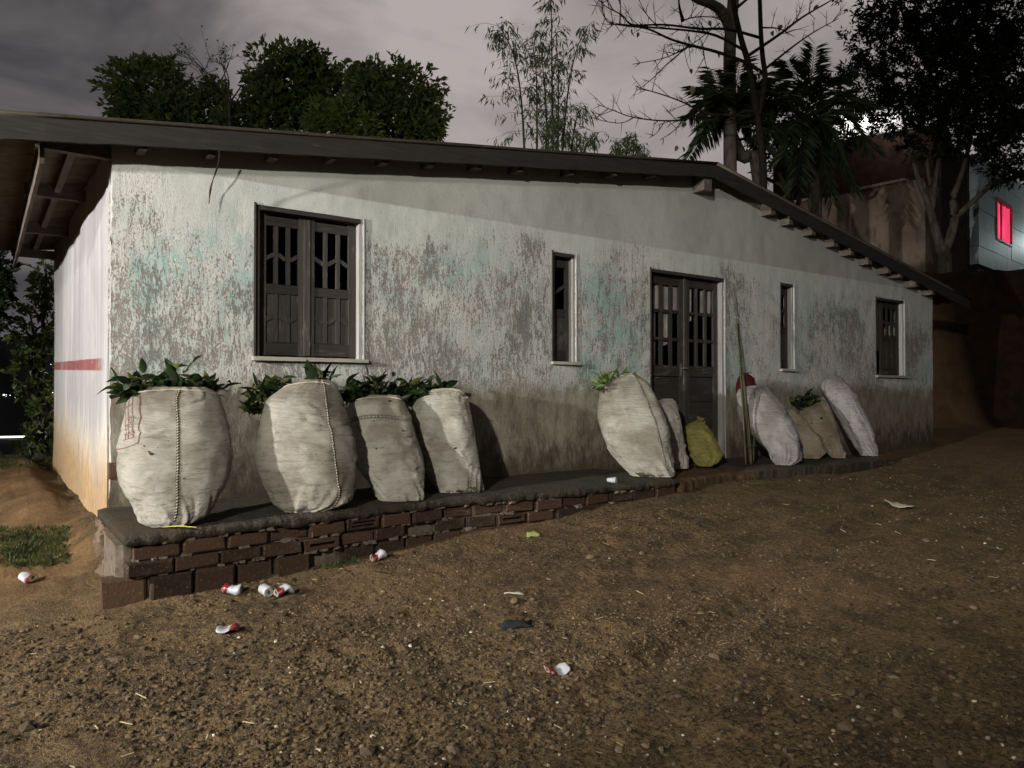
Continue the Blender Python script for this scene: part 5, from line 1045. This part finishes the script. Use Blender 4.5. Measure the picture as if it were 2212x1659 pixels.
grass('grass_verge', ground_pts(-20, 120, 992, 1015, 500, -.5), .10, M_grass, 'dim grass along the crest behind the heaped earth', 92)
vx, vy_ = r.uniform(12.8, 16.3, 3200), r.uniform(2.5, 6.0, 3200); kk = vn(vx*.8, vy_*.8, 4)+(vx-14.2)*.3 > .25; vx, vy_ = vx[kk], vy_[kk]; vp = np.stack([vx, vy_, ground_z(vx, vy_)], -1)
grass('grass_verge', vp, .10, M_grass, 'dark grass at the foot of the bank on the right', 93)
kp = []
for _ in range(420):
    x = r.uniform(5.6, 9.8); 
    if float(vn(x*2.2, 7)) > .05: kp.append((x, edge_y(x)-r.uniform(-.01, .06), gz(x, edge_y(x)-.05)))
for _ in range(160): x = r.uniform(1.93, 2.25); kp.append((x, edge_y(x)-r.uniform(.0, .10), gz(x, edge_y(x)-.05)))
grass('kerb_weeds', kp, .06, M_grass, 'small weeds growing along the foot of the kerb', 94)

lp = ground_pts(-20, 2230, 1030, 1670, 520, -.2); lp = lp[(lp[:, 1] < np.interp(lp[:, 0], _ex, _ey)-.05)]; ld = r.normal(size=lp.shape)*np.array([1, 1, .12])+np.array([0, 0, .06])
tag(leaf_cloud('leaf_litter', lp+np.array([0, 0, .006]), ld, .02+.035*r.random(len(lp)), .42, make_leaf('dry_leaf', (.05, .032, .014), (.15, .10, .042), (.26, .21, .11), .8), None, 97, .05), 'small dry leaves scattered over the earth road', 'leaf litter', kind='stuff')
# ------------------------------------------------------------------ hillside buildings on the right
def wall_quad(pa, pb, thick, z0, z1a, z1b, name, mat, parent):
    pa, pb = np.array(pa[:2]), np.array(pb[:2]); d = pb-pa; d /= np.linalg.norm(d); n_ = np.array([-d[1], d[0]])*thick
    if np.dot(n_, pa) < 0: n_ = -n_
    v = [(*pa, z0), (*pb, z0), (*(pb+n_), z0), (*(pa+n_), z0), (*pa, z1a), (*pb, z1b), (*(pb+n_), z1b), (*(pa+n_), z1a)]
    return mesh(name, v, [(3, 2, 1, 0), (4, 5, 6, 7), (0, 1, 5, 4), (1, 2, 6, 5), (2, 3, 7, 6), (3, 0, 4, 7)], mat, parent)
def make_brownwall():
    m = Mat('stained_brown_plaster', .95, .15); b = m.noise(.7, 5, .6); n = m.noise(3, 5, .6, stretch=(1, 1, .5)); c = m.mix(m.rng(b, .38, .62), (.34, .26, .195), (.22, .16, .115)); c = m.mix(m.math('MULTIPLY', m.rng(n, .52, .66), .7), c, (.15, .105, .07)); m.col(c); return m.bump(n, .4, .03).m
M_bw = make_brownwall(); M_trim = simple('pale_wall_cap', (.55, .47, .36), .9, .2)
A, B_, C_ = atd(1660, 460, 28), atd(1998, 384, 24), atd(2112, 400, 26)
bh = empty('hillside_wall', (B_[0], B_[1], 4)); tag(bh, 'stained brown plaster wall of a hillside building behind the forked tree', 'wall')
wall_quad(A, B_, .3, 2.5, atd(1660, 452, 28)[2], atd(1998, 384, 24)[2], 'wall_face', M_bw, bh); wall_quad(B_, C_, .3, 2.5, atd(1998, 384, 24)[2], atd(2112, 372, 26)[2], 'wall_return', M_bw, bh)
d_ = (B_-A)
for k, (t0, t1) in enumerate(((.16, .22), (.23, .30), (.31, .37), (.62, .70), (.71, .86), (.87, .90))):
    p, q_ = A+d_*t0, A+d_*t1; zt0 = atd(1660, 452, 28)[2]; zt1 = atd(1998, 384, 24)[2]; p[2] = zt0+(zt1-zt0)*t0+.04; q_[2] = zt0+(zt1-zt0)*t1+.04; MB().bar(p, q_, .36, .085).build('cap_tile', M_trim, bh)
# plank-clad house with the lit red window
P0, P1 = atd(2114, 500, 23.0), atd(2300, 560, 31.0); hh = empty('plank_house', (P0[0], P0[1], 4)); tag(hh, 'pale plank-clad house with a glowing red window at the right edge', 'house')
zlo, zhi = atd(2114, 571, 23)[2], atd(2114, 330, 23)[2]
def make_plank():
    m = Mat('pale_teal_planks', .6, .4); st = m.noise(9, 5, .65, stretch=(1.4, 1.4, .12)); b = m.noise(1.1, 3); c = m.mix(m.rng(st, .35, .7), (.32, .42, .405), (.15, .20, .20)); c = m.mix(m.math('MULTIPLY', m.rng(b, .5, .65), .4), c, (.34, .34, .34)); m.col(c); return m.bump(st, .4, .01).m
M_plank = make_plank(); zs = np.linspace(zlo, zhi, 7)
dP = (P1-P0); dP[2] = 0; LP = np.linalg.norm(dP); dP /= LP; nP = np.array([dP[1], -dP[0], 0]); nP = nP if np.dot(nP, CAM-P0) > 0 else -nP
def onwall(px, py):
    d = ray(px, py); t = np.dot(P0-CAM, nP)/np.dot(d, nP); return CAM+d*t
wa, wb = onwall(2153, 470), onwall(2184, 480); s0, s1 = np.dot(wa-P0, dP), np.dot(wb-P0, dP); wz0, wz1 = onwall(2165, 520)[2], onwall(2160, 437)[2]
for k in range(6):
    for a, b in ((0, s0-.02), (s1+.02, LP)) if zs[k+1] > wz0 and zs[k] < wz1 else ((0, LP),):
        za, zc = zs[k]+.012, zs[k+1]
        p, q_ = P0+dP*a, P0+dP*b; wall_quad(p, q_, .25, za, zc, zc, 'plank', M_plank, hh).location = tuple(nP*(.008*(k % 2)))
wall_quad(P0-nP*.28, P1-nP*.28, .2, zlo-.3, zhi, zhi, 'inner_wall', M_dark, hh); 
for za, zc in ((zs[0], wz0-.02), (wz1+.02, zs[6])):
    k0 = [z for z in zs if za <= z <= zc]
for k in range(6):
    if zs[k+1] > wz0 and zs[k] < wz1:
        lo, hi = zs[k]+.012, zs[k+1]
        if lo < wz0-.02: wall_quad(P0+dP*(s0-.018), P0+dP*(s1+.018), .25, lo, min(hi, wz0-.02), min(hi, wz0-.02), 'plank', M_plank, hh)
        if hi > wz1+.02: wall_quad(P0+dP*(s0-.018), P0+dP*(s1+.018), .25, max(lo, wz1+.02), hi, hi, 'plank', M_plank, hh)
wall_quad(P0+dP*-2.4-nP*.3, P0-nP*.3+dP*-.02, .2, 2.5, zhi, zhi, 'side_return', simple('dark_brown_wall', (.07, .05, .04), .95, .1), hh)
wall_quad(P0-nP*.05, P1-nP*.05, .3, 2.2, zlo-.01, zlo-.01, 'footing', simple('dark_footing', (.03, .026, .022), .95, .1), hh)
wn = empty('window', P0+dP*s0); wn.parent = hh; wn.matrix_parent_inverse = WI(hh)
M_glow = Mat('lit_red_curtain', .8, .1); M_glow.col((.6, .04, .06)); M_glow.b.inputs['Emission Color'].default_value = (1.0, .06, .17, 1)
g0 = P0+dP*(s0+s1)/2; gw = N(M_glow.nt, 'ShaderNodeVectorMath', operation='DISTANCE'); L(M_glow.nt, M_glow.co, gw.inputs[0]); bulb = onwall(2168, 492); gw.inputs[1].default_value = tuple(bulb)
wvx = N(M_glow.nt, 'ShaderNodeTexWave', i_Scale=3.0, i_Distortion=.5); L(M_glow.nt, M_glow.co, wvx.inputs['Vector']); L(M_glow.nt, M_glow.math('MULTIPLY', M_glow.rng(gw.outputs['Value'], 0, .55, 1.9, .95), M_glow.rng(wvx.outputs['Fac'], 0, 1, .75, 1.05)), M_glow.b.inputs['Emission Strength']); M_glow = M_glow.m
n = 14; v = []
for k in range(n+1): p = P0+dP*(s0+(s1-s0)*k/n)-nP*(.06+.025*math.sin(k*1.7)); v += [(p[0], p[1], wz0), (p[0], p[1], wz1)]
mesh('curtain', v, [(2*k, 2*k+2, 2*k+3, 2*k+1) for k in range(n)], M_glow, wn, True)
M_redf = simple('red_window_frame', (.32, .015, .02), .6, .3, bump=0)
for a, b, z0, z1 in ((s0-.06, s0, wz0-.06, wz1+.06), (s1, s1+.10, wz0-.06, wz1+.06)): wall_quad(P0+dP*a+nP*.03, P0+dP*b+nP*.03, .1, z0, z1, z1, 'frame', M_redf, wn)
for z0, z1 in ((wz0-.06, wz0), (wz1, wz1+.10)): wall_quad(P0+dP*s0+nP*.03, P0+dP*s1+nP*.03, .1, z0, z1, z1, 'frame', M_redf, wn)
wall_quad(P0+dP*(s0+(s1-s0)*.30)+nP*.02, P0+dP*(s0+(s1-s0)*.34)+nP*.02, .05, wz0, wz1, wz1, 'mullion', M_redf, wn)
# porch lamp of that house, just past the right edge of the picture
pl_ = onwall(2262, 520)+nP*.9; point_light('porch_lamp_light', pl_, 240, (.82, 1.0, .97), .06)
pl2 = onwall(2235, 625)+nP*.7; point_light('yard_lamp_light', pl2, 170, (.85, .90, 1.0), .05)
# upper house behind the trees: white sheet roof under a bare bulb
uh = empty('upper_house', atd(1900, 330, 33)); tag(uh, 'white-roofed house lit by a bare bulb behind the palm fronds', 'house')
a0, a1, a2, a3 = atd(1660, 325, 31), atd(2060, 262, 30), atd(2080, 196, 35), atd(1700, 236, 36)
n = 40; v = []
for i in range(n+1):
    for j in range(5): t, s_ = i/n, j/4; p = (a0*(1-t)+a1*t)*(1-s_)+(a3*(1-t)+a2*t)*s_+np.array([0, 0, .03*(i % 2)]); v.append(p)
mesh('roof_sheet', v, [(i*5+j, (i+1)*5+j, (i+1)*5+j+1, i*5+j+1) for i in range(n) for j in range(4)], simple('white_sheet_roof', (.62, .60, .60), .6, .4), uh)
wall_quad(a0*.97+a1*.03, a1*.97+a0*.03, .2, 3.0, a0[2]-.05, a1[2]-.05, 'wall', simple('rust_brown_wall', (.028, .015, .010), .95, .1, .4, 3), uh)
M_bulb = Mat('lit_bulb'); M_bulb.b.inputs['Emission Color'].default_value = (1, .97, .93, 1); M_bulb.b.inputs['Emission Strength'].default_value = 14; M_bulb = M_bulb.m
def bulb_at(name, c, rad, parent, mat=None):
    v = [c+rad*np.array([math.cos(a)*math.cos(b), math.sin(a)*math.cos(b), math.sin(b)]) for b in np.linspace(-1.5, 1.5, 7) for a in np.arange(10)*.6283]; return mesh(name, v, [(j*10+i, j*10+(i+1) % 10, j*10+10+(i+1) % 10, j*10+10+i) for j in range(6) for i in range(10)], mat or M_bulb, parent, True)
c = atd(1953, 277, 29.6); bulb_at('bulb', c, .06, uh); point_light('bulb_light', c+np.array([-.3, -.3, .35]), 120, (1, .96, .92), .06)
point_light('roof_lamp_light', atd(1862, 215, 32.0), 420, (1, .97, .95), .08)

# ------------------------------------------------------------------ lights of the town across the valley
M_town = Mat('town_lamp_glow'); M_town.b.inputs['Emission Color'].default_value = (.92, 1.0, .88, 1); M_town.b.inputs['Emission Strength'].default_value = 3.5; M_town = M_town.m
mb = MB(); r = random.Random(6)
def far_pt(px, py, dmax=900):
    dist = 60
    while dist < dmax:
        p = atd(px, py, dist)
        if p[2] < gz(p[0], p[1])+1.0: return p, dist
        dist += 4
    return atd(px, py, dmax), dmax
for k in range(34):
    px, py = r.uniform(-90, 118), r.gauss(852, 4); rad = r.choice([.5, .6, .8, 1.1])*r.uniform(.6, 1.3)
    if k < 3: px, py, rad = [(52, 842, 2.6), (68, 854, 2.0), (8, 853, 1.8)][k]
    if 3 <= k < 6: px, py, rad = [(110, 787, .8), (104, 905, 1.3), (30, 838, .7)][k-3]
    p, dist = far_pt(px, py); s_ = rad/FPX*dist*.9
    v = [p+s_*np.array([math.cos(a)*math.cos(b), math.sin(a)*math.cos(b), math.sin(b)]) for b in (-1.2, -.4, .4, 1.2) for a in np.arange(6)*1.047]; mb.add(v, [(j*6+i, j*6+(i+1) % 6, j*6+6+(i+1) % 6, j*6+6+i) for j in range(3) for i in range(6)]+[tuple(range(6))[::-1], tuple(range(18, 24))])
tag(mb.build('town_lights', M_town), 'white lights of the town across the dark valley', 'lights', kind='stuff')
p, dist = far_pt(-60, 945); q_ = atd(78, 943, dist); tag(MB().bar(p, q_, .5, dist/FPX*3.2).build('light_streak', M_town), 'bright streak of light down in the valley', 'road light')  # a self-glowing bar draws the streak
